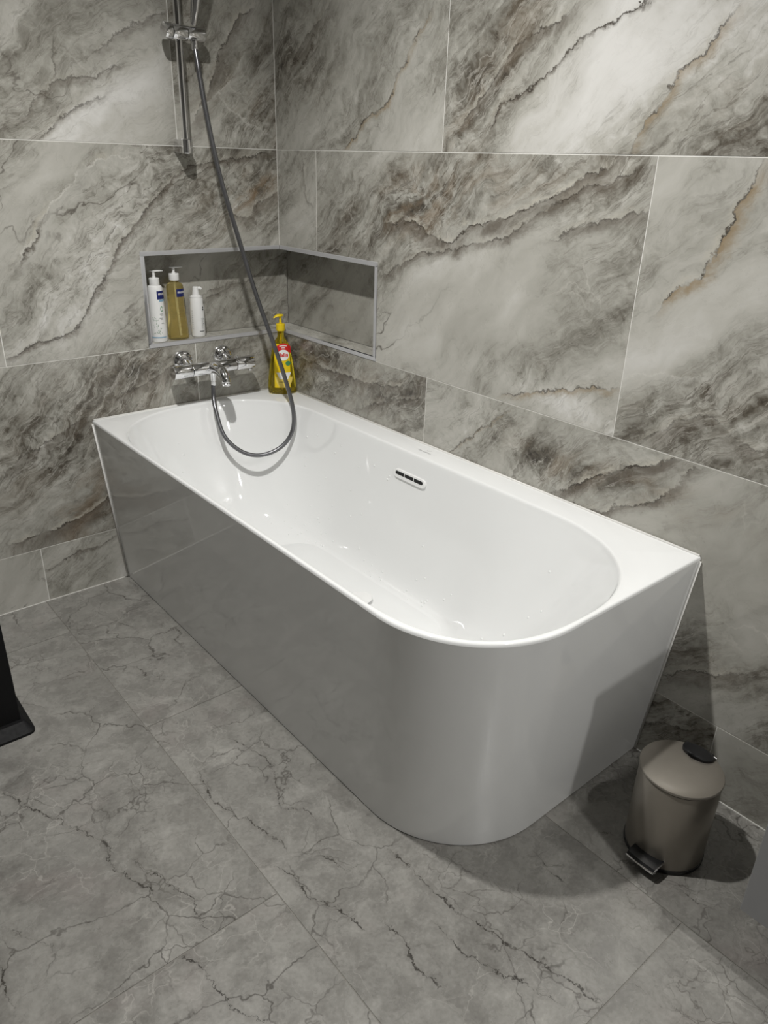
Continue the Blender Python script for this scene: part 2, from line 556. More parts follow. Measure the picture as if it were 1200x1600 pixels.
STROKES_L = [
    ([(36, 182), (64, 146), (90, 131), (150, 116), (190, 99)], 0.65, 0.020, 0),
    ([(62, 222), (90, 187), (112, 172), (165, 144)], 0.7, 0.018, 0),
    ([(140, 86), (187, 52), (225, 34), (262, 14)], 0.6, 0.030, 0),
    ([(84, 60), (81, 86), (90, 120)], 0.55, 0.010, 0),
    ([(5, 562), (75, 532), (120, 514), (146, 457), (165, 431), (195, 375), (225, 330), (277, 274), (300, 259), (430, 237)], 0.85, 0.020, 0),
    ([(18, 424), (41, 390), (60, 360), (75, 326), (105, 296), (124, 262), (206, 240)], 0.75, 0.050, 2),
    ([(26, 420), (50, 384), (68, 345)], 0.9, 0.012, 0),
    ([(355, 330), (390, 345), (410, 310), (435, 298)], 0.7, 0.035, 0),
    ([(300, 200), (330, 130), (345, 80), (375, 25), (400, 10)], 0.8, 0.05, 0),
    ([(290, 190), (325, 160), (360, 125), (380, 80)], 0.6, 0.03, 2),
    ([(345, 150), (380, 190), (420, 215)], 0.5, 0.006, 2),
    ([(0, 740), (60, 700), (120, 660), (160, 640)], 0.6, 0.05, 0),
    ([(20, 850), (80, 830), (140, 800), (178, 770)], 0.9, 0.07, 0),
    ([(180, 620), (230, 600), (290, 560)], 0.6, 0.04, 0),
    ([(66, 890), (110, 868), (180, 838)], 0.8, 0.02, 0),
    ([(320, 560), (360, 545), (400, 540)], 0.4, 0.02, 0),
]
# blobs: pixel centre, radii (m), rotation deg, lightness, brown, turbulence
BLOBS_R = [
    ((985, 105), .42, .16, 40, .34, 0, -.30), ((1130, 190), .22, .13, 40, .10, .1, .1), ((470, 90), .12, .20, 60, -.22, .1, .35),
    ((590, 120), .14, .30, 60, .04, 0, -.1), ((765, 120), .30, .065, 52, -.16, .35, .5), ((1190, 235), .3, .06, 30, -.12, 0, .3),
    ((720, 300), .42, .10, 12, -.13, .35, .45), ((960, 300), .12, .06, 25, -.05, 0, .3), ((800, 490), .38, .15, 15, .03, -.1, -.35),
    ((900, 640), .30, .035, -8, .16, 0, .2), ((870, 585), .3, .04, -5, -.06, .1, .2), ((640, 330), .12, .08, 20, -.06, .5, .2),
    ((1110, 300), .3, .2, 45, .08, 0, -.25), ((1090, 520), .3, .07, 35, .14, 0, -.35), ((1140, 660), .35, .10, 15, -.12, .1, .5),
    ((600, 610), .4, .10, 5, -.20, .2, .35), ((500, 560), .2, .08, 10, -.12, .2, .2), ((740, 650), .12, .10, 30, .12, 0, -.2),
    ((830, 710), .20, .07, -20, -.10, .1, .45), ((965, 755), .26, .04, 3, -.24, .5, .4), ((1050, 830), .3, .07, 5, .02, 0, -.2),
    ((1150, 900), .3, .2, 10, -.02, 0, -.3), ((1090, 1030), .3, .06, 5, -.14, .1, .3), ((1060, 1120), .3, .1, 0, -.08, .1, .4),
    ((460, 300), .1, .2, 60, 0, 0, .1), ((1160, 1200), .3, .2, 0, -.03, 0, -.3)]
BLOBS_L = [
    ((70, 50), .20, .16, 30, .13, 0, -.2), ((190, 160), .34, .09, 33, .17, 0, -.1), ((110, 195), .2, .05, 30, .05, 0, .3),
    ((350, 110), .2, .34, 60, -.20, .2, .45), ((400, 180), .1, .12, 60, .05, 0, -.1), ((50, 300), .3, .12, 45, .05, 0, -.2),
    ((165, 370), .48, .085, 50, .11, 0, .45), ((330, 340), .25, .12, 45, -.06, .15, .35), ((400, 300), .12, .05, 20, -.10, .8, .3),
    ((200, 520), .2, .05, 30, -.10, .1, .2), ((30, 500), .12, .08, 45, .03, 0, -.1),
    ((90, 680), .35, .12, 40, -.10, .2, .5), ((150, 790), .3, .10, 35, -.26, .5, .3), ((270, 600), .12, .2, 50, -.16, .2, .4),
    ((30, 620), .2, .08, 30, -.08, 0, .2), ((360, 590), .15, .2, 45, -.04, 0, -.15), ((120, 870), .2, .05, 30, -.05, 0, .1), ((30, 900), .2, .1, 0, .06, 0, -.3)]
STROKES_F = [(p, s, 0, 0) for p, s in [
    ([(0, 1235), (30, 1255), (70, 1272), (130, 1300), (165, 1320), (180, 1335)], 0.95),
    ([(165, 1325), (175, 1352), (210, 1375), (247, 1402)], 0.8),
    ([(205, 1340), (260, 1380), (295, 1402), (330, 1460)], 0.7),
    ([(310, 1200), (325, 1245), (360, 1270), (395, 1285), (440, 1315), (452, 1335)], 0.8),
    ([(412, 1357), (440, 1356), (470, 1385), (480, 1400), (520, 1415), (545, 1435), (577, 1458)], 0.95),
    ([(280, 1492), (320, 1515), (350, 1557), (375, 1582), (432, 1596)], 0.95),
    ([(345, 1148), (415, 1182), (430, 1215), (437, 1260), (480, 1265), (497, 1288)], 0.65),
    ([(485, 1325), (520, 1345), (542, 1362), (572, 1340)], 0.6),
    ([(606, 1444), (630, 1470), (650, 1515), (692, 1543)], 0.95),
    ([(606, 1322), (685, 1402), (735, 1435), (785, 1470), (850, 1505), (880, 1525), (942, 1572)], 0.8),
    ([(680, 1442), (725, 1490), (780, 1520), (825, 1540), (872, 1567)], 0.8),
    ([(832, 1330), (870, 1370), (888, 1390)], 0.7),
    ([(920, 1296), (945, 1304), (962, 1308)], 0.6),
    ([(498, 1406), (530, 1425), (572, 1456)], 0.75),
    ([(862, 1400), (900, 1417), (942, 1433)], 0.6),
    ([(980, 1533), (1012, 1553)], 0.7),
    ([(1046, 1570), (1095, 1600)], 0.8),
    ([(170, 966), (190, 974), (218, 985)], 0.6),
    ([(203, 1040), (220, 1046), (233, 1064)], 0.7),
    ([(10, 1450), (40, 1462), (80, 1478), (92, 1494)], 0.6),
    ([(0, 1500), (10, 1560), (30, 1590)], 0.7),
    ([(240, 1080), (300, 1060), (360, 1040)], 0.35),
    ([(60, 1180), (110, 1160), (200, 1118), (250, 1092)], 0.4),
    ([(570, 1330), (600, 1345), (650, 1360)], 0.6),
    ([(1050, 1385), (1080, 1405), (1122, 1423)], 0.6),
]]


def stroke_field(poly, strength, band, kind):
    """poly in tile plane (u,v). returns f(u,v) -> (signed dist, strength, band, kind)"""
    p = [Vector(q) for q in poly]
    ax = (p[-1] - p[0]).normalized()
    if ax.x < 0:
        ax = -ax
        p = p[::-1]
    ay = Vector((-ax.y, ax.x))
    pts = sorted([(q.dot(ax), q.dot(ay)) for q in p])
    s0, s1 = pts[0][0], pts[-1][0]
    # dense smooth resample
    def f(u, v):
        q = Vector((u, v))
        s, t = q.dot(ax), q.dot(ay)
        sc = min(max(s, s0), s1)
        for i in range(len(pts) - 1):
            if sc <= pts[i + 1][0] or i == len(pts) - 2:
                a, b = pts[i], pts[i + 1]
                k = (sc - a[0]) / max(b[0] - a[0], 1e-6)
                w = a[1] + (b[1] - a[1]) * min(max(k, 0), 1)
                slope = (b[1] - a[1]) / max(b[0] - a[0], 1e-3)
                break
        d = (t - w) / math.sqrt(1 + min(slope * slope, 4))
        over = max(s0 - s, s - s1, 0)
        st = strength * max(0.0, 1 - over / 0.03)
        # taper at ends
        edge = min(s - s0, s1 - s)
        if edge < 0.03:
            st *= max(0.35, min(1, 0.35 + edge / 0.03 * 0.65)) if edge > 0 else 0.35
        return (d, st, band, kind)
    return f


def make_tile(name, u0, u1, v0, v1, to3, back, parent, mat, seed, strokes, blobs, nveins, holes=(), step=0.018, dense=True):
    """one slab tile: front grid on its plane, thin sides going back"""
    def axis(a, b, cuts):
        n = max(1, int(round((b - a) / step))) if dense else 1
        xs = [a + (b - a) * i / n for i in range(n + 1)]
        for c in cuts:
            if a + 1e-4 < c < b - 1e-4:
                xs = [x for x in xs if abs(x - c) > step * 0.4 or x in (a, b)] + [c]
        return sorted(xs)
    us = axis(u0, u1, [c for h in holes for c in (h[0], h[1])])
    vs = axis(v0, v1, [c for h in holes for c in (h[2], h[3])])
    idx = {}
    co, faces, uvs = [], [], []

    def vid(i, j, b=0):
        k = (i, j, b)
        if k not in idx:
            idx[k] = len(co)
            co.append(to3(us[i], vs[j], back if b else 0.0))
            uvs.append((us[i], vs[j]))
        return idx[k]
    cells = set()
    for i in range(len(us) - 1):
        for j in range(len(vs) - 1):
            cu, cv = (us[i] + us[i + 1]) / 2, (vs[j] + vs[j + 1]) / 2
            if any(h[0] < cu < h[1] and h[2] < cv < h[3] for h in holes):
                continue
            cells.add((i, j))
    if not cells:
        return None
    for (i, j) in sorted(cells):
        faces.append((vid(i, j), vid(i + 1, j), vid(i + 1, j + 1), vid(i, j + 1)))
        for (di, dj, a, b) in ((0, -1, (i, j), (i + 1, j)), (1, 0, (i + 1, j), (i + 1, j + 1)), (0, 1, (i + 1, j + 1), (i, j + 1)), (-1, 0, (i, j + 1), (i, j))):
            if (i + di, j + dj) not in cells:
                faces.append((vid(*b), vid(*a), vid(*a, 1), vid(*b, 1)))
    me = bpy.data.meshes.new(name)
    me.from_pydata(co, [], faces)
    me.update()
    bm = bmesh.new()
    bm.from_mesh(me)
    bmesh.ops.recalc_face_normals(bm, faces=bm.faces)
    bm.to_mesh(me)
    bm.free()
    # orientation check: front face towards the room
    fn = me.polygons[0].normal
    want = Vector(to3(0, 0, 0)) - Vector(to3(0, 0, 1))
    if fn.dot(want) < 0:
        me.flip_normals()
    ul = me.uv_layers.new(name='UVMap')
    for lp in me.loops:
        ul.data[lp.index].uv = uvs[lp.vertex_index]
    if dense:
        at = me.attributes.new('tone', 'FLOAT_VECTOR', 'POINT')
        for k, (u, v) in enumerate(uvs):
            L = B = T = 0.0
            for (bu, bv, rx, ry, rot, dl, br, tb) in blobs:
                du, dv = u - bu, v - bv
                c, s = math.cos(rot), math.sin(rot)
                a, b = (du * c + dv * s) / rx, (-du * s + dv * c) / ry
                w = math.exp(-(a * a + b * b))
                L += dl * w
                B += br * w
                T += tb * w
            at.data[k].vector = (L, max(B, 0), T)
        for q in range(nveins):
            vals = None
            if q < len(strokes):
                f = strokes[q]
                vals = [f(u, v) for u, v in uvs]
                ka = me.attributes.new('kind%d' % q, 'FLOAT', 'POINT')
                for k, r_ in enumerate(vals):
                    ka.data[k].value = r_[3]
            va = me.attributes.new('vein%d' % q, 'FLOAT_VECTOR', 'POINT')
            if vals:
                for k, r_ in enumerate(vals):
                    va.data[k].vector = r_[:3]
            else:
                for k in range(len(uvs)):
                    va.data[k].vector = (1, 0, 0.01)
    else:
        for q in range(nveins):
            va = me.attributes.new('vein%d' % q, 'FLOAT_VECTOR', 'POINT')
            for k in range(len(uvs)):
                va.data[k].vector = (1, 0, 0.01)
    ob = bpy.data.objects.new(name, me)
    me.materials.append(M[mat])
    C.objects.link(ob)
    ob['seed'] = float(seed)
    ob.parent = parent
    return ob


def spans(joints, end):
    e = [0.0] + [j for j in joints if end < j < 0] + [end]
    return [(e[i + 1], e[i]) for i in range(len(e) - 1)]


def cover(cuts, period, end):
    out = [cuts]
    while out[-1] - period > end:
        out.append(out[-1] - period)
    return out


ROWS = [(0.0, H3), (H3, H2), (H2, H1), (H1, H0), (H0, CEIL)]
PERIOD = 1.2035

# --- left wall (plane y = 0): u = x, v = z ; right wall (plane x = 0): u = -y, v = z (u grows to the right in view)
wl = MB()
wl.box((XMIN - 0.15, 0.0009, 0), (0.15, 0.15, NZB)).box((XMIN - 0.15, 0.0009, NZT), (0.15, 0.15, CEIL))
wl.box((XMIN - 0.15, 0.0009, NZB), (NL, 0.15, NZT)).box((NL, ND, NZB), (0.15, 0.15, NZT))
wall_left = struct(wl.build('wall_left', 'grout'))
wr = MB()
wr.box((0.0009, YMIN, 0), (0.15, 0.0009, NZB)).box((0.0009, YMIN, NZT), (0.15, 0.0015, CEIL))
wr.box((0.0009, YMIN, NZB), (0.15, NR, NZT)).box((ND, NR, NZB), (0.15, ND, NZT))
wall_right = struct(wr.build('wall_right', 'grout'))

FT = 0.013                         # trim width
hole_l = (NL, 0.2, NZB, NZT)
hole_r = (-0.2, -NR, NZB, NZT)
SL = [([(lambda w: (w.x, w.z))(pix(u, 1, 0)) for u in p], s, b, k) for p, s, b, k in STROKES_L]
SR = [([(lambda w: (-w.y, w.z))(pix(u, 0, 0)) for u in p], s, b, k) for p, s, b, k in STROKES_R]
BL = [(pix(c, 1, 0).x, pix(c, 1, 0).z, rx, ry, math.radians(ro), dl, br, tb) for c, rx, ry, ro, dl, br, tb in BLOBS_L]
BR = [(-pix(c, 0, 0).y, pix(c, 0, 0).z, rx, ry, math.radians(ro), dl, br, tb) for c, rx, ry, ro, dl, br, tb in BLOBS_R]


def inside(pt, r):
    return r[0] <= pt[0] <= r[1] and r[2] <= pt[1] <= r[3]


seedn = 1
LJ = [cover(-0.951, PERIOD, XMIN), cover(-0.348, PERIOD, XMIN), cover(-0.952, PERIOD, XMIN), cover(-0.356, PERIOD, XMIN), cover(-0.95, PERIOD, XMIN)]
for (v0, v1), js in zip(ROWS, LJ):
    for (a, b) in spans(js, XMIN):
        r = (a, b, v0, v1)
        st = [stroke_field(*s) for s in SL if inside(s[0][len(s[0]) // 2], r)]
        bl = [q for q in BL if inside(q, r)]
        make_tile('tile', a + JT / 2, b - JT / 2, v0 + JT / 2, v1 - JT / 2, lambda u, v, d: (u, d, v), 0.0010, wall_left, 'wall',
                  seedn * 3.17, st[:WALL_VEINS], bl, WALL_VEINS, [hole_l], dense=(b > -1.3 and v0 < 2.0))
        seedn += 1
RJ = [cover(-0.624, PERIOD, YMIN), cover(-0.782, PERIOD, YMIN), cover(-0.226, PERIOD, YMIN), cover(-0.795, PERIOD, YMIN), cover(-0.226, PERIOD, YMIN)]
for (v0, v1), js in zip(ROWS, RJ):
    for (a, b) in spans(js, YMIN):
        u0, u1 = -b, -a
        r = (u0, u1, v0, v1)
        st = [stroke_field(*s) for s in SR if inside(s[0][len(s[0]) // 2], r)]
        bl = [q for q in BR if inside(q, r)]
        make_tile('tile', u0 + JT / 2, u1 - JT / 2, v0 + JT / 2, v1 - JT / 2, lambda u, v, d: (d, -u, v), 0.0010, wall_right, 'wall',
                  seedn * 3.17 + 40, st[:WALL_VEINS], bl, WALL_VEINS, [hole_r], dense=(a > -3.3 and v0 < 2.0))
        seedn += 1

# niche lining tiles
NT_ = 0.0025
NSTR = [([(315, 475), (340, 457), (375, 442), (396, 436), (424, 408), (447, 394)], .6, .02, 0), ([(312, 462), (340, 448), (372, 440)], .5, .02, 0)]
NSTR = [stroke_field([(lambda w: (w.x, w.z))(pix(u, 1, ND - 0.007)) for u in p], s_, b_, k_) for p, s_, b_, k_ in NSTR]


def lining(to3, u0, u1, v0, v1, par, sd, blobs=(), st=()):
    return make_tile('niche_tile', u0, u1, v0, v1, to3, 0.006, par, 'wall', sd, list(st), list(blobs), WALL_VEINS, [], step=0.02)
NF = NZB + 0.010                   # niche floor level
g = 0.0012
lining(lambda u, v, d: (u, ND - 0.007 + d, v), NL + 0.004, ND - 0.007 - g, NF + g, NZT - 0.006, wall_left, 91.3, [(-0.2, 0.95, .5, .3, 0, -.05, 0, -.1)], NSTR)
lining(lambda u, v, d: (ND - 0.007 + d, -u, v), -(ND - 0.007) + g, -NR - 0.004, NF + g, NZT - 0.006, wall_right, 77.9, [(0.2, 0.95, .5, .3, 0, -.12, 0, -.1)])
lining(lambda u, v, d: (u, v, NF - d), NL + 0.004, -0.001, 0.001, ND - 0.007, wall_left, 31.1, [(-.2, .05, .5, .3, 0, .0, 0, 0)])
lining(lambda u, v, d: (u, v, NF - d), 0.001, ND - 0.007, NR + 0.004, ND - 0.007, wall_right, 52.7, [(.05, -.2, .5, .3, 0, .1, 0, 0)])
lining(lambda u, v, d: (u, v, NZT - 0.006 + d), NL + 0.004, -0.001, 0.001, ND - 0.007, wall_left, 63.1)
lining(lambda u, v, d: (u, v, NZT - 0.006 + d), 0.001, ND - 0.007, NR + 0.004, ND - 0.007, wall_right, 64.7)
lining(lambda u, v, d: (NL + 0.007 - d, u, v), 0.001, ND - 0.007, NF, NZT - 0.006, wall_left, 24.7)
lining(lambda u, v, d: (u, NR + 0.007 - d, v), 0.001, ND - 0.007, NF, NZT - 0.006, wall_right, 45.1)

# aluminium edge profile of the niche
tl = MB()
P_ = 0.0022
tl.box((NL, -P_, NZT - FT), (-P_, 0.004, NZT)).box((NL, -P_, NZB), (0.0, 0.004, NZB + FT)).box((NL, -P_, NZB + FT), (NL + FT, 0.004, NZT - FT))
o = struct(tl.build('trim_1', 'alu', bevel=0.0008, seg=1))
tr = MB()
tr.box((-P_, NR, NZT - FT), (0.004, -P_, NZT)).box((-P_, NR, NZB), (0.004, -P_, NZB + FT)).box((-P_, NR, NZB + FT), (0.004, NR + FT, NZT - FT))
o = struct(tr.build('trim_2', 'alu', bevel=0.0008, seg=1))

# --- floor
fl = MB().box((XMIN - 0.15, YMIN - 0.15, -0.12), (0.15, 0.15, -0.0012))
floor = struct(fl.build('floor', 'floor_grout'))
SF = [([(lambda w: (w.x, w.y))(pix(u, 2, 0)) for u in p], s, b, k) for p, s, b, k in STROKES_F]
cols = [0.0, -0.366, -0.9635, -1.5665, -2.1695, XMIN]
FJ = [-0.23, -0.793, -0.23, -0.793, -0.23]
for ci in range(5):
    xa, xb = cols[ci + 1], cols[ci]
    for (a, b) in spans(cover(FJ[ci], 1.2, YMIN), YMIN):
        r = (xa, xb, a, b)
        st = [stroke_field(*s) for s in SF if inside(s[0][len(s[0]) // 2], r)]
        make_tile('tile', xa + JT / 2, xb - JT / 2, a + JT / 2, b - JT / 2, lambda u, v, d: (u, v, -d), 0.0014, floor, 'floor',
                  seedn * 2.31, st[:FLOOR_VEINS], [], FLOOR_VEINS, [], dense=bool(st))
        seedn += 1

# --- pale grout beads where the walls meet the floor
struct(MB().box((XMIN, -0.0020, 0.0), (-0.690, -0.0002, 0.0020)).build('trim_3', 'grout'))
struct(MB().box((-0.0020, -2.90, 0.0), (-0.0002, -1.650, 0.0020)).build('trim_4', 'grout'))

# --- the rest of the room shell
struct(MB().box((XMIN - 0.15, YMIN - 0.15, CEIL), (0.15, 0.15, CEIL + 0.12)).build('ceiling', 'paint'))
struct(MB().box((XMIN - 0.15, YMIN, 0), (XMIN, 0.0015, CEIL)).build('wall_side', 'wall_plain'))
struct(MB().box((XMIN - 0.15, YMIN - 0.15, 0), (0.15, YMIN, CEIL)).build('wall_rear', 'wall_plain'))

# ------------------------------------------------------------------ ceiling downlights
for i, (x, y, wt) in enumerate(DOWNLIGHTS):
    lab = ['round recessed ceiling spotlight above the front edge of the bathtub', 'round recessed ceiling spotlight in front of the grey vanity',
           'round recessed ceiling spotlight right above the vanity worktop edge'][i]
    t = thing('ceiling_light', lab, 'light', (x, y, CEIL), 'recessed ceiling spotlights')
    MB().lathe([(0.034, -0.001), (0.034, -0.006), (0.043, -0.006), (0.045, 0.0)], (x, y, CEIL), cap0=False, cap1=False).build('bezel', 'chrome', t)
    MB().lathe([(0.033, -0.0005), (0.033, -0.002)], (x, y, CEIL)).build('lens', 'lamp', t)
    ld = bpy.data.lights.new('spot', 'SPOT')
    ld.energy = wt
    ld.color = LIGHT_COL
    ld.spot_size = math.radians(150)
    ld.spot_blend = 0.9
    ld.shadow_soft_size = 0.028
    lo = bpy.data.objects.new('spot', ld)
    C.objects.link(lo)
    lo.location = (0, 0, -0.035)
    lo.parent = t

# ------------------------------------------------------------------ bathtub
ZR = 0.592
W, L, RT = 0.7287, 1.702, 0.26
WB, LB = 0.676, 1.642
WX = WY = -0.0025
CX, HA = -0.401, 0.313
Y0, B0 = -0.32, 0.295              # end against the left wall
Y1, B1 = -1.352, 0.335             # free end


def outer(w, l, r, inset=0.0):
    """dense closed outline, fixed vertex count"""
    pts = []
    def seg(a, b, n):
        for i in range(n):
            t = i / n
            pts.append((a[0] + (b[0] - a[0]) * t, a[1] + (b[1] - a[1]) * t))
    x0, y0 = WX - inset * 0.0, WY - inset * 0.0
    xl, yl = -w + inset, -l + inset
    seg((x0, y0), (xl, y0), 24)
    seg((xl, y0), (xl, -l + r), 40)
    cx, cy = -w + r, -l + r
    n = 40
    for i in range(n):
        a = PI + (PI / 2) * i / n
        pts.append((cx + (r - inset) * math.cos(a), cy + (r - inset) * math.sin(a)))
    seg((cx, yl), (x0, yl), 16)
    seg((x0, yl), (x0, y0), 56)
    return pts


def inner_map(p, a=HA, cx=CX, y0=Y0, b0=B0, y1=Y1, b1=B1, grow=0.0, nf=2.70, nb=2.15):
    """map an outline point to the oval basin edge"""
    x, y = p
    a_, b0_, b1_ = a + grow, b0 + grow, b1 + grow
    if y1 <= y <= y0:
        return (cx + math.copysign(a_, x - cx), y)
    q, b = (y0, b0_) if y > y0 else (y1, b1_)
    front = x < cx and y < y1
    n = nf if front else nb
    dx, dy = (x - cx) / a_, (y - q) / b
    # superellipse along that direction
    k = (abs(dx) ** n + abs(dy) ** n) ** (-1 / n)
    return (cx + dx * k * a_, q + dy * k * b)


OT = outer(W, L, RT)
OB = outer(WB, LB, RT)
# push the correspondence so straight parts map onto straight parts: use the mid outline as direction source
def ring3(pts, z):
    return [(x, y, z) for x, y in pts]


tub = thing('bathtub', 'long white corner bathtub with one rounded end, standing against both marble walls', 'bathtub', (-0.36, -0.85, 0))
sk = MB()
NLEV = 6
sk.rings([ring3([(a[0] + (b[0] - a[0]) * k / NLEV, a[1] + (b[1] - a[1]) * k / NLEV) for a, b in zip(OB, OT)], 0.003 + (ZR - 0.0105) * k / NLEV) for k in range(NLEV + 1)])
panel = sk.build('panel', 'acrylic', tub, sharp=50)

FA, FY0, FY1, FB = 0.226, -0.52, -1.02, 0.14     # basin floor outline
PROFILE = [(0.0, 0.0), (0.05, 0.09), (0.12, 0.22), (0.215, 0.40), (0.32, 0.58), (0.42, 0.73), (0.52, 0.845), (0.63, 0.92), (0.76, 0.968), (0.88, 0.990), (1.0, 1.0)]
ZT_, ZF = ZR - 0.011, 0.165


def basin_rings():
    top = [inner_map(p) for p in OT]
    flo = [inner_map(p, FA, CX + 0.0, FY0, FB, FY1, FB, nf=2.6, nb=2.6) for p in top]
    out = []
    pr = catmull([(a, b, 0) for a, b in PROFILE], 3)
    for q in pr:
        inn, dep = q.x, q.y
        out.append([(t[0] + (f[0] - t[0]) * inn, t[1] + (f[1] - t[1]) * inn, ZT_ + (ZF - ZT_) * dep) for t, f in zip(top, flo)])
    return top, flo, out


top, flo, br = basin_rings()
bs = MB()
rr = [ring3(OT, ZR - 0.0075), ring3(outer(W, L, RT, 0.0008), ZR - 0.0035), ring3(outer(W, L, RT, 0.0024), ZR - 0.0010), ring3(outer(W, L, RT, 0.0050), ZR)]
rr += [ring3([inner_map(p, grow=gw) for p in OT], z) for gw, z in ((0.0070, ZR), (0.0046, ZR - 0.0008), (0.0024, ZR - 0.003), (0.0008, ZR - 0.0065))]
bs.rings(rr + br)
# floor panel with a faint raised edge
p1 = [inner_map(p, FA - 0.012, CX, FY0, FB - 0.012, FY1, FB - 0.012, nf=3.2, nb=3.2) for p in top]
p2 = [inner_map(p, FA - 0.017, CX, FY0, FB - 0.017, FY1, FB - 0.017, nf=3.2, nb=3.2) for p in top]
p3 = [(CX + (x - CX) * 0.5, -0.77 + (y + 0.77) * 0.6) for x, y in p2]
bs.rings([br[-1], ring3(p1, ZF - 0.0005), ring3(p2, ZF + 0.0025), ring3(p3, ZF - 0.002)], cap1=True)
basin = bs.build('basin', 'acrylic', tub, sharp=60)
# silicone beads along the walls
sb = MB()
sb.tube([(-0.0035, -0.004, ZR + 0.0005), (-0.0035, -L + 0.004, ZR + 0.0005)], 0.0035, 8)
sb.build('silicone_bead', 'silicone', tub)
sb = MB()
sb.tube([(-0.004, -0.0035, ZR + 0.0005), (-W + 0.004, -0.0035, ZR + 0.0005)], 0.0035, 8)
sb.build('silicone_bead', 'silicone', tub)
sb = MB()
sb.tube([(-0.0035, -L - 0.001, ZR - 0.012), (-0.0035, -LB - 0.003, 0.004)], 0.003, 8)
sb.build('silicone_bead', 'silicone', tub)
sb = MB()
sb.tube([(-W - 0.001, -0.0035, ZR - 0.012), (-WB - 0.003, -0.0035, 0.004)], 0.003, 8)
sb.build('silicone_bead', 'silicone', tub)


def wall_in(z, y=-0.86):
    """x of the basin wall on the tile side at height z"""
    best = None
    for i in range(len(br) - 1):
        za, zb = br[i][0][2], br[i + 1][0][2]
        if zb <= z <= za:
            k = (za - z) / max(za - zb, 1e-6)
            ra, rb = br[i], br[i + 1]
            j = min((j for j in range(len(ra)) if ra[j][0] > CX), key=lambda j: abs(ra[j][1] - y))
            return ra[j][0] + (rb[j][0] - ra[j][0]) * k
    return -0.12


# overflow: pill plate with three slots, lying on the basin wall
za, zb = 0.528, 0.502
xa, xb = wall_in(za), wall_in(zb)
oc = Vector(((xa + xb) / 2, -0.834, (za + zb) / 2))
vup = Vector((xa - xb, 0, za - zb)).normalized()
vr = Vector((0, -1, 0))
vn = vr.cross(vup).normalized()
if vn.x > 0:
    vn = -vn


def pill(w, h, c, n=10):
    pts = []
    r = h / 2
    for s, a0 in ((1, -PI / 2), (-1, PI / 2)):
        for i in range(n + 1):
            a = a0 + PI * i / n
            pts.append((c[0] + s * (w / 2 - r) + r * math.cos(a), c[1] + r * math.sin(a)))
    return pts


def plate(mb, out, base, d0, d1, bev=0.0):
    rs = []
    n = len(out)
    cxx = sum(p[0] for p in out) / n
    cyy = sum(p[1] for p in out) / n
    def lift(pts, d):
        return [tuple(base + vr * p[0] + vup * p[1] + vn * d) for p in pts]
    ins = [(p[0] - bev * (p[0] - cxx) / max(abs(p[0] - cxx), 1e-6), p[1] - bev * (p[1] - cyy) / max(abs(p[1] - cyy), 1e-6)) for p in out]
    mb.rings([lift(out, d0), lift(out, d1 - bev), lift(ins, d1)], cap0=True, cap1=True, smooth=False)
    return mb


ov = plate(MB(), pill(0.142, 0.028, (0, 0)), oc, -0.004, 0.0055, 0.0015).build('overflow_cover', 'white_plastic', tub)
for k in (-1, 0, 1):
    x0_, x1_, hh_ = k * 0.0415 - 0.0192, k * 0.0415 + 0.0192, 0.0052
    ol = []
    for xe, sgn, rnd_ in ((x1_, 1, k == 1), (x0_, -1, k == -1)):
        for i in range(7):
            a = (-PI / 2 + PI * i / 6) if sgn > 0 else (PI / 2 + PI * i / 6)
            rr_ = hh_ if rnd_ else 0.0006
            ol.append((xe - sgn * rr_ + rr_ * math.cos(a), 0.0025 + (hh_ - rr_) * (1 if math.sin(a) > 1e-6 else -1 if math.sin(a) < -1e-6 else 0) + rr_ * math.sin(a)))
    plate(MB(), ol, oc, 0.0050, 0.0060).build('slot', 'slot', ov)

# drain cover
tip = pix((582, 934), 2, ZF + 0.012)
dc = Vector((tip.x - 0.028, tip.y + 0.023, ZF))
dr = MB().lathe([(0.036, 0.011), (0.034, 0.0135), (0.0, 0.0145)], dc, 48, cap0=True, cap1=False).build('drain_cover', 'white_plastic', tub)
MB().lathe([(0.026, -0.002), (0.030, 0.001), (0.0335, 0.010), (0.030, 0.0112)], dc, 48).build('chrome_ring', 'chrome', dr)
# maker's mark on the deck: tiny grey print
vs, fs = text_mesh('Villeroy&Boch', 0.0095)
MB().add([(-0.050 + y, -0.842 - x, ZR + 0.0003) for x, y, z in vs], fs).build('logo_print', 'logo', tub)
lm = MB()
lm.add([(-0.036, -0.8385, ZR + 0.0003), (-0.040, -0.8435, ZR + 0.0003), (-0.0385, -0.845, ZR + 0.0003), (-0.034, -0.8395, ZR + 0.0003)], [(0, 1, 2, 3)])
lm.add([(-0.0400, -0.8435, ZR + 0.0003), (-0.030, -0.8525, ZR + 0.0003), (-0.029, -0.851, ZR + 0.0003), (-0.0385, -0.842, ZR + 0.0003)], [(0, 1, 2, 3)])
lm.build('logo_print', 'logo', tub)

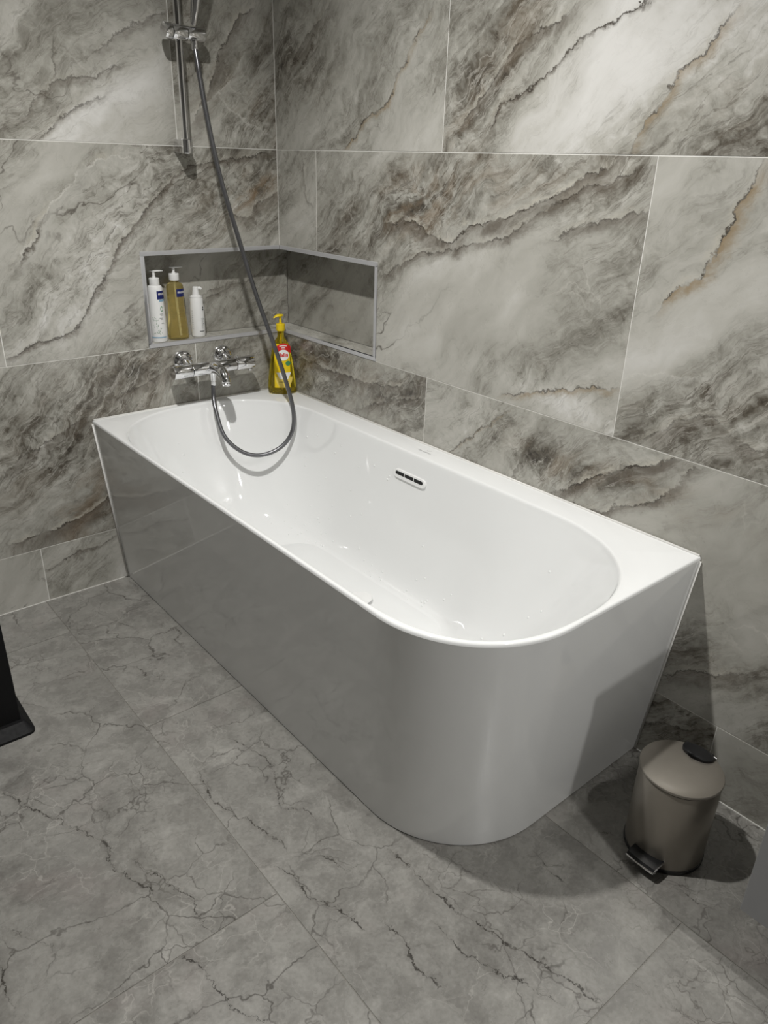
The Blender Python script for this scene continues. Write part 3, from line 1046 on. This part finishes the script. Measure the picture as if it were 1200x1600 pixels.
# water drops left in the basin
wd = MB()
rnd = random.Random(3)
for k in range(120):
    if k < 80:
        i = rnd.randrange(4, len(br) - 8)
        ang = rnd.choice(['end', 'side', 'free'])
        if ang == 'end':
            j = rnd.choice([q for q in range(len(top)) if top[q][1] > -0.30])
        elif ang == 'side':
            j = rnd.choice([q for q in range(len(top)) if top[q][0] > CX and -1.0 < top[q][1] < -0.3])
        else:
            j = rnd.choice([q for q in range(len(top)) if top[q][1] < -1.40])
    else:
        i = rnd.randrange(len(br) - 14, len(br) - 2)
        j = rnd.choice([q for q in range(len(top)) if top[q][0] > CX and -1.1 < top[q][1] < -0.2])
    a, b, c = Vector(br[i][j]), Vector(br[i + 1][j]), Vector(br[i][(j + 1) % len(top)])
    nn = (b - a).cross(c - a).normalized()
    if nn.z < 0:
        nn = -nn
    ctr = a + (b - a) * rnd.random() + (c - a) * rnd.random()
    r = rnd.uniform(0.0018, 0.0042)
    e1 = (b - a).normalized()
    e2 = nn.cross(e1)
    rs = []
    for lv, (q, h) in enumerate(((1.0, -0.02), (0.92, 0.25), (0.66, 0.45), (0.3, 0.54))):
        rs.append([tuple(ctr + (e1 * math.cos(2 * PI * s / 10) + e2 * math.sin(2 * PI * s / 10)) * r * q + nn * r * h) for s in range(10)])
    wd.rings(rs, True, True)
wo = wd.build('water_drops', 'water')
tag(wo, 'small clear water drops clinging inside the white bathtub', 'water drops', kind='stuff')

# ------------------------------------------------------------------ bath mixer
mx = thing('bath_mixer', 'chrome thermostatic bath mixer on the wall below the niche', 'faucet', (-0.325, 0, 0.725))
BY, BZ = -0.066, 0.722
ex = lambda a, b, r0, r1=None, n=32: None
def xcyl(x0, x1, r, y=BY, z=BZ, bev=0.002, n=36):
    pr = [(x0, r - bev), (x0 + bev * 0.3, r - bev * 0.3), (x0 + bev, r), (x1 - bev, r), (x1 - bev * 0.3, r - bev * 0.3), (x1, r - bev)]
    rs = [[(x, y + rr_ * math.cos(2 * PI * i / n), z + rr_ * math.sin(2 * PI * i / n)) for i in range(n)] for x, rr_ in pr]
    return MB().rings(rs, True, True)
def ycyl(mb, x, z, prof, n=36):
    rs = [[(x + r * math.cos(2 * PI * i / n), y, z + r * math.sin(2 * PI * i / n)) for i in range(n)] for y, r in prof]
    return mb.rings(rs, True, True)
xcyl(-0.402, -0.238, 0.0215).build('body', 'chrome', mx)
h1 = xcyl(-0.470, -0.4035, 0.0225).build('handle', 'chrome', mx)
h2 = xcyl(-0.2365, -0.168, 0.0228).build('handle', 'chrome', mx)
ycl = MB().lathe([(0.004, 0.0), (0.004, 0.005), (0.002, 0.007)], (-0.228, BY, BZ + 0.0215), 16).build('safety_button', 'chrome', h2)
MB().box((-0.186, BY - 0.006, BZ - 0.030), (-0.172, BY + 0.006, BZ - 0.020)).build('grip_lug', 'chrome', h2, bevel=0.002)
for x in (-0.400, -0.250):
    ycyl(MB(), x, 0.742, [(-0.0005, 0.0365), (-0.006, 0.0360), (-0.014, 0.032), (-0.019, 0.023), (-0.0205, 0.016)]).build('wall_flange', 'chrome', mx)
    MB().tube([(x, -0.015, 0.742), (x, -0.040, 0.738), (x, BY, BZ + 0.002)], 0.0155, 20).build('union_nut', 'chrome', mx)
sp = catmull([(-0.325, BY, BZ + 0.001), (-0.325, BY - 0.035, BZ + 0.004), (-0.325, BY - 0.068, BZ - 0.004), (-0.325, BY - 0.086, BZ - 0.022), (-0.325, BY - 0.090, BZ - 0.034)], 6)
rad = [0.0225 - 0.008 * i / (len(sp) - 1) for i in range(len(sp))]
spo = MB().tube(sp, rad, 24).build('spout', 'chrome', mx)
MB().lathe([(0.0145, 0.0), (0.0165, 0.001), (0.0165, 0.008), (0.0150, 0.010)], (-0.325, BY - 0.0905, BZ - 0.042), 28).build('aerator', 'chrome', spo)
MB().lathe([(0.0105, -0.046), (0.0115, -0.040), (0.0115, -0.020), (0.014, -0.015)], (-0.325, BY, BZ), 24).build('hose_outlet', 'chrome', mx)

# ------------------------------------------------------------------ shower rail, hand shower, hose
RX, RY = -0.356, -0.060
sr = thing('shower_rail', 'chrome vertical shower rail with sliding holder on the left marble wall', 'shower rail', (RX, 0, 1.38))
MB().lathe([(0.0105, 1.385), (0.0105, 2.02)], (RX, RY, 0), 28).build('rail', 'chrome', sr)
MB().box((RX - 0.014, RY - 0.004, 1.380), (RX + 0.014, -0.0005, 1.417)).build('wall_bracket', 'chrome', sr, bevel=0.003)
MB().lathe([(0.0165, 1.378), (0.018, 1.380), (0.018, 1.416), (0.0165, 1.418)], (RX, RY, 0), 28).build('end_cap', 'chrome', sr)
MB().box((RX - 0.014, RY - 0.004, 1.985), (RX + 0.014, -0.0005, 2.022)).build('wall_bracket', 'chrome', sr, bevel=0.003)
MB().lathe([(0.0165, 1.983), (0.018, 1.985), (0.018, 2.022), (0.0165, 2.024)], (RX, RY, 0), 28).build('end_cap', 'chrome', sr)
SZ = 1.690
sl = xcyl(RX - 0.022, RX + 0.022, 0.0205, RY, SZ).build('slider', 'chrome', sr)
xcyl(RX - 0.046, RX - 0.0235, 0.0215, RY, SZ).build('clamp_knob', 'chrome', sl)
xcyl(RX + 0.0235, RX + 0.078, 0.0185, RY, SZ).build('shower_holder', 'chrome', sl)

HX, HY = RX + 0.042, RY - 0.012
hs = thing('hand_shower', 'chrome hand shower with tapered handle resting in the sliding holder', 'hand shower', (HX, HY, SZ - 0.02))
ha = [(HX, HY, SZ + 0.0205), (HX + 0.004, HY - 0.006, SZ + 0.05), (HX + 0.010, HY - 0.014, SZ + 0.10), (HX + 0.016, HY - 0.028, SZ + 0.16), (HX + 0.020, HY - 0.046, SZ + 0.205)]
MB().tube(catmull(ha, 5), [0.0085 + 0.0095 * min(1, i / 12) for i in range(21)], 24).build('handle', 'chrome', hs)
hd = Vector((HX + 0.022, HY - 0.068, SZ + 0.225))
ax = Vector((0.0, -0.62, -0.78)).normalized()
a1 = ax.cross(Vector((1, 0, 0))).normalized()
a2 = ax.cross(a1)
rs = [[tuple(hd + ax * h + (a1 * math.cos(2 * PI * i / 40) + a2 * math.sin(2 * PI * i / 40)) * r) for i in range(40)] for h, r in ((-0.016, 0.020), (-0.012, 0.038), (-0.004, 0.051), (0.006, 0.053), (0.010, 0.050))]
MB().rings(rs, True, True).build('spray_head', 'chrome', hs)

hp = [((309, 100), -.084), ((313, 125), -.090), ((325, 190), -.105), ((345, 280), -.128), ((372, 370), -.150), ((400, 460), -.172), ((425, 530), -.200),
      ((445, 590), -.228), ((458, 640), -.255), ((456, 675), -.262), ((437, 700), -.255), ((405, 711.5), -.232), ((375, 704), -.195),
      ((350, 680), -.150), ((337, 640), -.100), ((333.5, 618), -.072)]
hpts = [pix(u, 1, y) for u, y in hp] + [Vector((-0.325, BY, BZ - 0.050)), Vector((-0.325, BY, BZ - 0.040))]
hpts = [Vector((HX, HY, SZ - 0.028))] + hpts
hz = thing('shower_hose', 'grey metal shower hose looping from the hand shower down to the mixer', 'shower hose', tuple(hpts[12]))
MB().tube(catmull(hpts, 8), 0.0072, 16).build('hose', 'hose', hz)
MB().lathe([(0.0075, -0.042), (0.0105, -0.038), (0.0115, -0.018)], (HX, HY, SZ), 24).build('end_nut', 'chrome', hz)
MB().lathe([(0.0075, -0.062), (0.0092, -0.058), (0.0092, -0.047)], (-0.325, BY, BZ), 24).build('end_nut', 'chrome', hz)

# ------------------------------------------------------------------ bottles
def pump(par, c, z, mat, r_col, h_col, stem_h, head_len, head_dir, head_w=0.0085, head_t=0.0065, collar_prof=None, tip=0.0):
    """collar, stem and a flat pump head pointing along head_dir"""
    MB().lathe(collar_prof or [(r_col * 0.96, 0), (r_col, 0.0015), (r_col, h_col - 0.002), (r_col * 0.9, h_col)], (c[0], c[1], z), 32).build('collar', mat, par)
    MB().lathe([(0.0062, 0), (0.0062, 0.003), (0.0045, 0.004), (0.0045, stem_h)], (c[0], c[1], z + h_col), 20).build('stem', mat, par)
    zc = z + h_col + stem_h
    d = Vector((math.cos(head_dir), math.sin(head_dir), 0))
    p = Vector((c[0], c[1], zc + head_t * 0.2))
    n = Vector((-d.y, d.x, 0))
    rs = []
    K = 14
    for i in range(K + 1):
        t = i / K
        s = -0.30 * head_len + t * head_len
        w = head_w * math.sqrt(max(0.05, 1 - (2 * min(t, 0.45) / 0.9 - 1) ** 2)) if t < 0.45 else head_w * (1 - 0.55 * (t - 0.45) / 0.55)
        h = head_t * (0.25 + 0.75 * math.sin(PI * min(1, 0.15 + t * 0.8)))
        dz = -tip * max(0, t - 0.6) ** 1.5 * 4
        rs.append([tuple(p + d * s + n * (w * math.cos(2 * PI * k / 16)) + Vector((0, 0, dz + 0.5 * h * math.sin(2 * PI * k / 16)))) for k in range(16)])
    MB().rings(rs, True, True).build('pump_head', mat, par)


def prof_r(prof, z):
    for i in range(len(prof) - 1):
        if prof[i][1] <= z <= prof[i + 1][1]:
            k = (z - prof[i][1]) / max(prof[i + 1][1] - prof[i][1], 1e-9)
            return prof[i][0] + (prof[i + 1][0] - prof[i][0]) * k
    return prof[-1][0]


def wrap(vs, c, prof, face, z0, sx=1, sy=1, rot=0.0, lift=0.0006, u0=0.0, power=2.0):
    """bend flat print (x right, y up as seen from outside) around a bottle; face = world angle the print looks to"""
    out = []
    for x, y, *_ in vs:
        z = z0 + y
        r = prof_r(prof, z)
        rm = r * (sx + sy) / 2
        a = face + (u0 + x) / max(rm, 1e-4) - rot      # world ccw from above = right as seen from outside
        # angle on the ellipse
        ca, sa = math.cos(a), math.sin(a)
        k = ((abs(ca) / (r * sx + lift)) ** power + (abs(sa) / (r * sy + lift)) ** power) ** (-1 / power)
        X, Y = ca * k, sa * k
        out.append((c[0] + X * math.cos(rot) - Y * math.sin(rot), c[1] + X * math.sin(rot) + Y * math.cos(rot), c[2] + z))
    return out


def gridpoly(outline_fn, nu=14, nv=8):
    """grid in [-1,1]^2 mapped by outline_fn -> verts, faces"""
    vs, fs = [], []
    for j in range(nv + 1):
        for i in range(nu + 1):
            vs.append(outline_fn(-1 + 2 * i / nu, -1 + 2 * j / nv))
    for j in range(nv):
        for i in range(nu):
            a = j * (nu + 1) + i
            fs.append((a, a + 1, a + nu + 2, a + nu + 1))
    return vs, fs


def rect(w, h, x=0, y=0):
    return gridpoly(lambda s, t: (x + s * w / 2, y + t * h / 2, 0), 12, 6)


def disc(r, x=0, y=0, ry=None):
    ry = ry or r
    def f(s, t):
        # square to disc
        return (x + r * s * math.sqrt(max(0, 1 - t * t / 2)), y + ry * t * math.sqrt(max(0, 1 - s * s / 2)), 0)
    return gridpoly(f, 14, 14)


def cam_angle(c):
    return math.atan2(CAM.y - c[1], CAM.x - c[0])


# 1 white lotion bottle -------------------------------------------------
c1 = (-0.4530, 0.0470, NF)
b1 = thing('pump_bottle', 'white lotion pump bottle with leaf print next to the niche side wall', 'bottle', c1, 'toiletries in the niche')
P1 = [(0.024, 0.0), (0.0270, 0.002), (0.0278, 0.010), (0.0272, 0.05), (0.0258, 0.11), (0.0246, 0.160), (0.0238, 0.172), (0.0215, 0.178), (0.017, 0.181)]
MB().lathe(P1, c1, 48).build('body', 'white_plastic', b1)
pump(b1, c1, c1[2] + 0.181, 'white_plastic', 0.0165, 0.023, 0.020, 0.042, math.radians(-20), 0.008, 0.006)
fa = cam_angle(c1)
vs, fs = rect(0.048, 0.026)
MB().add(wrap(vs, c1, P1, fa, 0.152, u0=0.028), fs, True).build('brand_label', 'blue_print', b1)
vs, fs = text_mesh('mustela', 0.0122, bold=0.0002)
MB().add(wrap(vs, c1, P1, fa, 0.156, lift=0.0011, u0=0.0275), fs).build('lettering', 'white_print', b1)
vs, fs = rect(0.036, 0.006)
MB().add(wrap(vs, c1, P1, fa, 0.1345, u0=0.028), fs, True).build('label_band', 'lightblue_print', b1)
pm = MB()
for (x, y, r) in ((0.016, 0.108, 0.0060),):
    for k in range(20):
        a, b = 2 * PI * k / 20, 2 * PI * (k + 1) / 20
        q = [(x + rr_ * math.cos(t) * 0.8, y + rr_ * math.sin(t) * 1.4, 0) for t, rr_ in ((a, r), (b, r), (b, r * 0.72), (a, r * 0.72))]
        pm.add(wrap(q, c1, P1, fa, 0.0), [(0, 1, 2, 3)])
pm.build('emblem', 'green_print', b1)
rnd = random.Random(11)
pm = MB()
for k in range(70):
    x, y = rnd.uniform(-0.020, 0.012), rnd.uniform(0.024, 0.085)
    if rnd.random() < (y - 0.02) / 0.11:
        continue
    a = rnd.uniform(0.5, 2.6)
    ln, wd_ = rnd.uniform(0.003, 0.006), rnd.uniform(0.0007, 0.0014)
    d = (math.cos(a), math.sin(a))
    q = [(x, y, 0), (x + d[0] * ln / 2 - d[1] * wd_, y + d[1] * ln / 2 + d[0] * wd_, 0), (x + d[0] * ln, y + d[1] * ln, 0), (x + d[0] * ln / 2 + d[1] * wd_, y + d[1] * ln / 2 - d[0] * wd_, 0)]
    pm.add(wrap(q, c1, P1, fa, 0.0), [(0, 1, 2, 3)])
tag(pm.build('leaf_print', 'sage_print', b1), kind='stuff')
pm = MB()
for k, (x, y, w) in enumerate(((0.014, 0.092, 0.012), (0.015, 0.088, 0.010), (0.013, 0.079, 0.012), (0.014, 0.075, 0.009), (0.016, 0.062, 0.010))):
    q, f_ = rect(w, 0.0015, x, y)
    pm.add(wrap(q, c1, P1, fa, 0.0), f_, True)
tag(pm.build('small_print', 'grey_print', b1), kind='stuff')
vs, fs = rect(0.050, 0.0032)
MB().add(wrap(vs, c1, P1, fa, 0.0165), fs, True).build('base_stripe', 'lightblue_print', b1)

# 2 amber oil bottle ---------------------------------------------------
c2 = (-0.3830, 0.0480, NF)
b2 = thing('pump_bottle', 'clear pump bottle of amber bath oil with a white pump', 'bottle', c2, 'toiletries in the niche')
P2 = [(0.030, 0.0), (0.0340, 0.0025), (0.0355, 0.012), (0.0350, 0.035), (0.0322, 0.065), (0.0292, 0.095), (0.0280, 0.120), (0.0285, 0.145), (0.0292, 0.165), (0.0278, 0.176), (0.022, 0.183), (0.0150, 0.186), (0.0135, 0.188), (0.0135, 0.194)]
rot2 = cam_angle(c2) + PI / 2
MB().lathe(P2, c2, 56, sx=1.0, sy=0.80, rot=0).build('body', 'oil', b2)
pump(b2, c2, c2[2] + 0.192, 'white_plastic', 0.0168, 0.022, 0.018, 0.042, math.radians(-15), 0.008, 0.006)
MB().tube([(c2[0], c2[1], c2[2] + 0.19), (c2[0] + 0.002, c2[1], c2[2] + 0.10), (c2[0] + 0.006, c2[1], c2[2] + 0.012)], 0.003, 10).build('dip_tube', 'white_plastic', b2)
fa = cam_angle(c2)
vs, fs = rect(0.048, 0.025)
MB().add(wrap(vs, c2, P2, fa, 0.153, sy=0.8, u0=0.028), fs, True).build('brand_label', 'blue_print', b2)
vs, fs = text_mesh('mustela', 0.0122, bold=0.0002)
MB().add(wrap(vs, c2, P2, fa, 0.156, sy=0.8, lift=0.0011, u0=0.0275), fs).build('lettering', 'white_print', b2)
pm = MB()
for k, (x, y, w) in enumerate(((0.013, 0.104, 0.013), (0.015, 0.096, 0.012), (0.014, 0.084, 0.015), (0.016, 0.077, 0.012), (0.015, 0.062, 0.014), (0.016, 0.056, 0.016), (0.016, 0.046, 0.014), (0.016, 0.040, 0.016), (0.017, 0.030, 0.014), (0.016, 0.024, 0.012))):
    q, f_ = rect(w, 0.0011, x, y)
    pm.add(wrap(q, c2, P2, fa, 0.0, sy=0.8), f_, True)
tag(pm.build('small_print', plain('brown_print', (0.22, 0.13, 0.03), 0.5), b2), kind='stuff')

# 3 small white foam bottle ----------------------------------------------
c3 = (-0.3080, 0.0500, NF)
b3 = thing('pump_bottle', 'short white foam dispenser bottle with black print beside the amber bottle', 'bottle', c3, 'toiletries in the niche')
P3 = [(0.0205, 0.0), (0.0232, 0.002), (0.0240, 0.008), (0.0240, 0.098), (0.0228, 0.108), (0.0222, 0.112), (0.0222, 0.125), (0.0205, 0.130)]
MB().lathe(P3, c3, 44).build('body', 'white_plastic', b3)
MB().lathe([(0.0205, 0.0), (0.0208, 0.004), (0.0150, 0.007), (0.0125, 0.009)], (c3[0], c3[1], c3[2] + 0.130), 36).build('collar', 'white_plastic', b3)
hh = MB().lathe([(0.0125, 0.0), (0.0118, 0.006), (0.0100, 0.018), (0.0095, 0.026), (0.0070, 0.028)], (c3[0], c3[1], c3[2] + 0.138), 30)
hh.build('pump_head', 'white_plastic', b3)
MB().tube([(c3[0] + 0.004, c3[1] - 0.001, c3[2] + 0.160), (c3[0] + 0.014, c3[1] - 0.005, c3[2] + 0.161), (c3[0] + 0.018, c3[1] - 0.007, c3[2] + 0.157)], [0.0055, 0.0050, 0.0040], 14).build('nozzle', 'white_plastic', b3)
fa = cam_angle(c3)
vs, fs = rect(0.018, 0.0020)
MB().add(wrap(vs, c3, P3, fa, 0.020, u0=0.014), fs, True).build('print_line', 'dark_print', b3)
pm = MB()
for x, y, r in ((0.0225, 0.099, 0.0028), (0.0225, 0.092, 0.0032), (0.0225, 0.060, 0.0020), (0.0220, 0.045, 0.0018)):
    q, f_ = disc(r, x, y)
    MB().add(wrap(q, c3, P3, fa, 0.0), f_, True).build('printed_mark', 'dark_print', b3)
pm = MB()
for k in range(9):
    q, f_ = rect(0.008, 0.0008, 0.0165 + 0.001 * (k % 2), 0.030 + k * 0.0042)
    pm.add(wrap(q, c3, P3, fa, 0.0), f_, True)
    q, f_ = rect(0.006, 0.0008, -0.017, 0.028 + k * 0.0075)
    pm.add(wrap(q, c3, P3, fa, 0.0), f_, True)
tag(pm.build('small_print', 'grey_print', b3), kind='stuff')

# 4 yellow baby shampoo on the tub corner --------------------------------
c4 = (-0.0500, -0.0700, ZR + 0.0004)
b4 = thing('pump_bottle', 'clear bottle of yellow baby shampoo with yellow pump on the tub corner', 'bottle', c4)
fa = cam_angle(c4)
rot4 = fa + PI / 2
P4 = [(0.046, 0.0), (0.0500, 0.003), (0.0515, 0.012), (0.0500, 0.045), (0.0455, 0.085), (0.0400, 0.125), (0.0345, 0.155), (0.0290, 0.175), (0.0220, 0.190), (0.0150, 0.200), (0.0120, 0.206), (0.0118, 0.228)]
S4 = 0.58
MB().lathe(P4, c4, 64, sx=1.0, sy=S4, rot=rot4).build('body', 'shampoo', b4)
pump(b4, c4, c4[2] + 0.226, 'yellow_plastic', 0.0158, 0.024, 0.026, 0.038, math.radians(178), 0.010, 0.011, tip=0.006)
MB().tube([(c4[0], c4[1], c4[2] + 0.225), (c4[0], c4[1], c4[2] + 0.012)], 0.003, 10).build('dip_tube', 'yellow_plastic', b4)


def dal(vs, z0, lift=0.0007, u0=0.0):
    """print on the flat front of the oval bottle"""
    f = Vector((math.cos(fa), math.sin(fa), 0))
    e = Vector((-f.y, f.x, 0))
    out = []
    for x, y, *_ in vs:
        z = z0 + y
        r = prof_r(P4, z)
        xx = u0 + x
        k = max(0.02, 1 - (xx / r) ** 2)
        dpt = r * S4 * math.sqrt(k) + lift
        out.append(tuple(Vector(c4) + e * xx + f * dpt + Vector((0, 0, z))))
    return out


U4 = 0.007
vs, fs = gridpoly(lambda s, t: (s * (0.0285 - 0.006 * max(0, t) ** 2), 0.103 + t * 0.078, 0), 14, 20)
MB().add(dal(vs, 0.0, 0.0004, 0.002), fs, True).build('front_label', plain('bright_yellow_print', (0.78, 0.56, 0.008), 0.35), b4)
vs, fs = gridpoly(lambda s, t: (s * 0.0265, 0.004 - 0.012 * s * s + t * 0.013 * (1 - 0.15 * s * s), 0), 16, 6)
MB().add(dal(vs, 0.166, u0=U4), fs, True).build('red_label', 'red_print', b4)
pm = MB()
for (w, y) in ((0.026, 0.0085), (0.012, 0.0015)):
    q, f_ = gridpoly(lambda s, t: (s * w / 2, y - 8 * (s * w / 2) ** 2 + t * 0.0013, 0), 10, 1)
    pm.add(dal(q, 0.166, 0.0012, U4), f_, True)
tag(pm.build('small_print', 'white_print', b4), kind='stuff')
vs, fs = disc(0.0200, ry=0.0190)
MB().add(dal(vs, 0.142, 0.0013, U4), fs, True).build('round_label', 'white_print', b4)
vs, fs = text_mesh('dalin', 0.0185, bold=0.0006)
MB().add(dal(vs, 0.1425, 0.0019, U4), fs).build('lettering', 'red_print', b4)
vs, fs = disc(0.0088)
MB().add(dal(vs, 0.1125, 0.0012, U4 + 0.016), fs, True).build('green_seal', 'green_print', b4)
vs, fs = gridpoly(lambda s, t: (s * (0.031 - 0.012 * (1 - t) / 2 * abs(1 - t) / 2), t * 0.017 - 0.004 * (1 - abs(s)) * (1 - t) / 2, 0), 14, 8)
MB().add(dal(vs, 0.046, u0=U4), fs, True).build('yellow_label', 'yellow_print', b4)
vs, fs = gridpoly(lambda s, t: (s * (0.0205 + 0.006 * t), t * 0.012, 0), 14, 6)
MB().add(dal(vs, 0.068, 0.0012, U4), fs, True).build('bathtub_print', 'white_print', b4)
vs, fs = rect(0.036, 0.0016)
MB().add(dal(vs, 0.046, 0.0013, U4), fs, True).build('label_line', plain('dark_brown_print', (0.10, 0.05, 0.01), 0.5), b4)

# ------------------------------------------------------------------ pedal bin
PBX, PBY = -0.2200, -1.8600
pb = thing('pedal_bin', 'small taupe pedal bin with black hinge beside the rounded tub end', 'bin', (PBX, PBY, 0))
MB().lathe([(0.0830, 0.0), (0.0855, 0.002), (0.0855, 0.010), (0.083, 0.011)], (PBX, PBY, 0), 72).build('base_ring', 'black', pb)
MB().lathe([(0.0838, 0.0105), (0.0842, 0.012), (0.0842, 0.212), (0.0835, 0.2135), (0.080, 0.2135)], (PBX, PBY, 0), 72).build('body', 'taupe', pb)
MB().lathe([(0.0835, 0.2135), (0.0835, 0.2165)], (PBX, PBY, 0), 72).build('gasket', 'black', pb)
MB().lathe([(0.0840, 0.2165), (0.0862, 0.2170), (0.0866, 0.2205), (0.0855, 0.2225), (0.082, 0.2237), (0.066, 0.2252), (0.045, 0.2264), (0.020, 0.2271), (0.0, 0.2272)], (PBX, PBY, 0), 72, cap1=False).build('lid', 'taupe', pb)
# hinge cover: black tongue lying on the back of the lid (towards the tiled wall)
hv, hf = [], []
N1, N2 = 12, 10
def hingept(i, j, lift):
    s = i / N1                      # from lid centre outwards
    t = -1 + 2 * j / N2
    half = 0.034 * math.sqrt(max(0.0, 1 - (1 - min(1, s / 0.45)) ** 2)) if s < 0.45 else 0.034
    x = 0.038 + s * 0.058
    y = t * half
    r = math.hypot(x, y)
    z = 0.2272 - 0.0040 * (min(r, 0.083) / 0.083) ** 2.2
    if r > 0.083:
        z -= min((r - 0.083) * 1.6, 0.03)
    return (PBX + x, PBY + y, z + lift * (1 - 0.25 * t * t))
hm = MB()
gt = [[hingept(i, j, 0.0085) for j in range(N2 + 1)] for i in range(N1 + 1)]
gb = [[hingept(i, j, -0.001) for j in range(N2 + 1)] for i in range(N1 + 1)]
hm.rings(gt, closed=False)
hm.rings(gb, closed=False)
hm.rings([[g_[0] for g_ in gt], [g_[0] for g_ in gb]], closed=False)
hm.rings([[g_[-1] for g_ in gt], [g_[-1] for g_ in gb]], closed=False)
hm.rings([gt[-1], gb[-1]], closed=False)
hm.rings([gt[0], gb[0]], closed=False)
hg = hm.build('hinge_cover', 'black', pb)
MB().box((PBX + 0.080, PBY - 0.024, 0.165), (PBX + 0.094, PBY + 0.024, 0.222)).build('hinge_block', 'black', pb, bevel=0.003)
MB().tube([(PBX + 0.0935, PBY - 0.030, 0.214), (PBX + 0.0935, PBY + 0.030, 0.214)], 0.0025, 12).build('hinge_pin', 'chrome', pb)
# pedal towards the room
pdx = PBX - 0.083
pd = MB()
K = 10
rows_ = []
for dx, dz in ((0.012, 0.028), (0.0, 0.030), (-0.012, 0.030), (-0.024, 0.027), (-0.028, 0.022)):
    rows_.append([(pdx + dx + 0.007 * (1 - (2 * j / K - 1) ** 2) * (1 if dx > 0 else 0.3) * -1, PBY - 0.008 - 0.033 + 0.066 * j / K, dz + 0.006) for j in range(K + 1)])
rb_ = [[(x, y, z - 0.005) for x, y, z in r] for r in rows_]
pd.rings(rows_, closed=False).rings(rb_, closed=False)
pd.rings([[r[0] for r in rows_], [r[0] for r in rb_]], closed=False).rings([[r[-1] for r in rows_], [r[-1] for r in rb_]], closed=False)
pd.rings([rows_[0], rb_[0]], closed=False).rings([rows_[-1], rb_[-1]], closed=False)
pdl = pd.build('pedal', 'black', pb)
MB().tube([tuple(Vector(q) + Vector((-0.001, 0, -0.002))) for q in rows_[-1]] , 0.0022, 10).build('pedal_edge', 'chrome', pdl)
MB().tube([tuple(Vector(r[0]) + Vector((0, -0.001, -0.002))) for r in rows_], 0.0018, 10).build('pedal_edge', 'chrome', pdl)
MB().box((pdx - 0.012, PBY - 0.030, 0.004), (pdx + 0.012, PBY + 0.014, 0.030)).build('pedal_arm', 'black', pb, bevel=0.002)

# ------------------------------------------------------------------ black container at the left
kx1, ky0 = -1.2130, -0.5900
kx0, ky1, kh = -1.5000, -0.3300, 0.62
kb = thing('floor_container', 'black box-shaped container with a flared base plate on the floor near the wall', 'container', ((kx0 + kx1) / 2, (ky0 + ky1) / 2, 0))


def rrect(x0, x1, y0, y1, r, n=8):
    pts = []
    for cx_, cy_, a0 in ((x1 - r, y1 - r, 0), (x0 + r, y1 - r, PI / 2), (x0 + r, y0 + r, PI), (x1 - r, y0 + r, 1.5 * PI)):
        for i in range(n + 1):
            a = a0 + PI / 2 * i / n
            pts.append((cx_ + r * math.cos(a), cy_ + r * math.sin(a)))
    return pts


o0 = rrect(kx0 - 0.022, kx1 + 0.022, ky0 - 0.046, ky1 + 0.022, 0.018)
o1 = rrect(kx0 - 0.006, kx1 + 0.006, ky0 - 0.012, ky1 + 0.006, 0.008)
MB().rings([ring3(o0, 0.0), ring3(o0, 0.007), ring3(o1, 0.024)], True, True, smooth=False).build('base', 'black_matt', kb)
o2 = rrect(kx0, kx1, ky0, ky1, 0.003)
MB().rings([ring3(o2, 0.023), ring3(o2, kh)], True, True, smooth=False).build('body', 'black_matt', kb)
o3 = rrect(kx0 - 0.004, kx1 + 0.004, ky0 - 0.004, ky1 + 0.004, 0.005)
MB().rings([ring3(o3, kh), ring3(o3, kh + 0.024)], True, True, smooth=False).build('lid', 'black_matt', kb, bevel=0.002)

# ------------------------------------------------------------------ wall-hung vanity at the right
vx, vy, vz = -0.4200, -2.0960, 0.1890
VT = 0.80
vn_ = thing('vanity_cabinet', 'grey wall-hung vanity cabinet on the right wall past the pedal bin', 'cabinet', (vx / 2, -2.55, vz))
MB().box((vx + 0.019, -3.000, vz), (-0.001, vy, VT - 0.002)).build('body', 'vanity', vn_, bevel=0.001, seg=1)
for z0, z1 in ((vz, 0.492), (0.496, VT - 0.002)):
    MB().box((vx, -3.000, z0), (vx + 0.0185, vy, z1)).build('drawer_front', 'vanity', vn_, bevel=0.0012, seg=1)
wt = MB().box((vx - 0.004, -3.004, VT), (-0.001, vy + 0.004, VT + 0.02)).build('worktop', 'vanity_top')
tag(wt, 'pale slab worktop lying on the grey vanity cabinet', 'worktop')
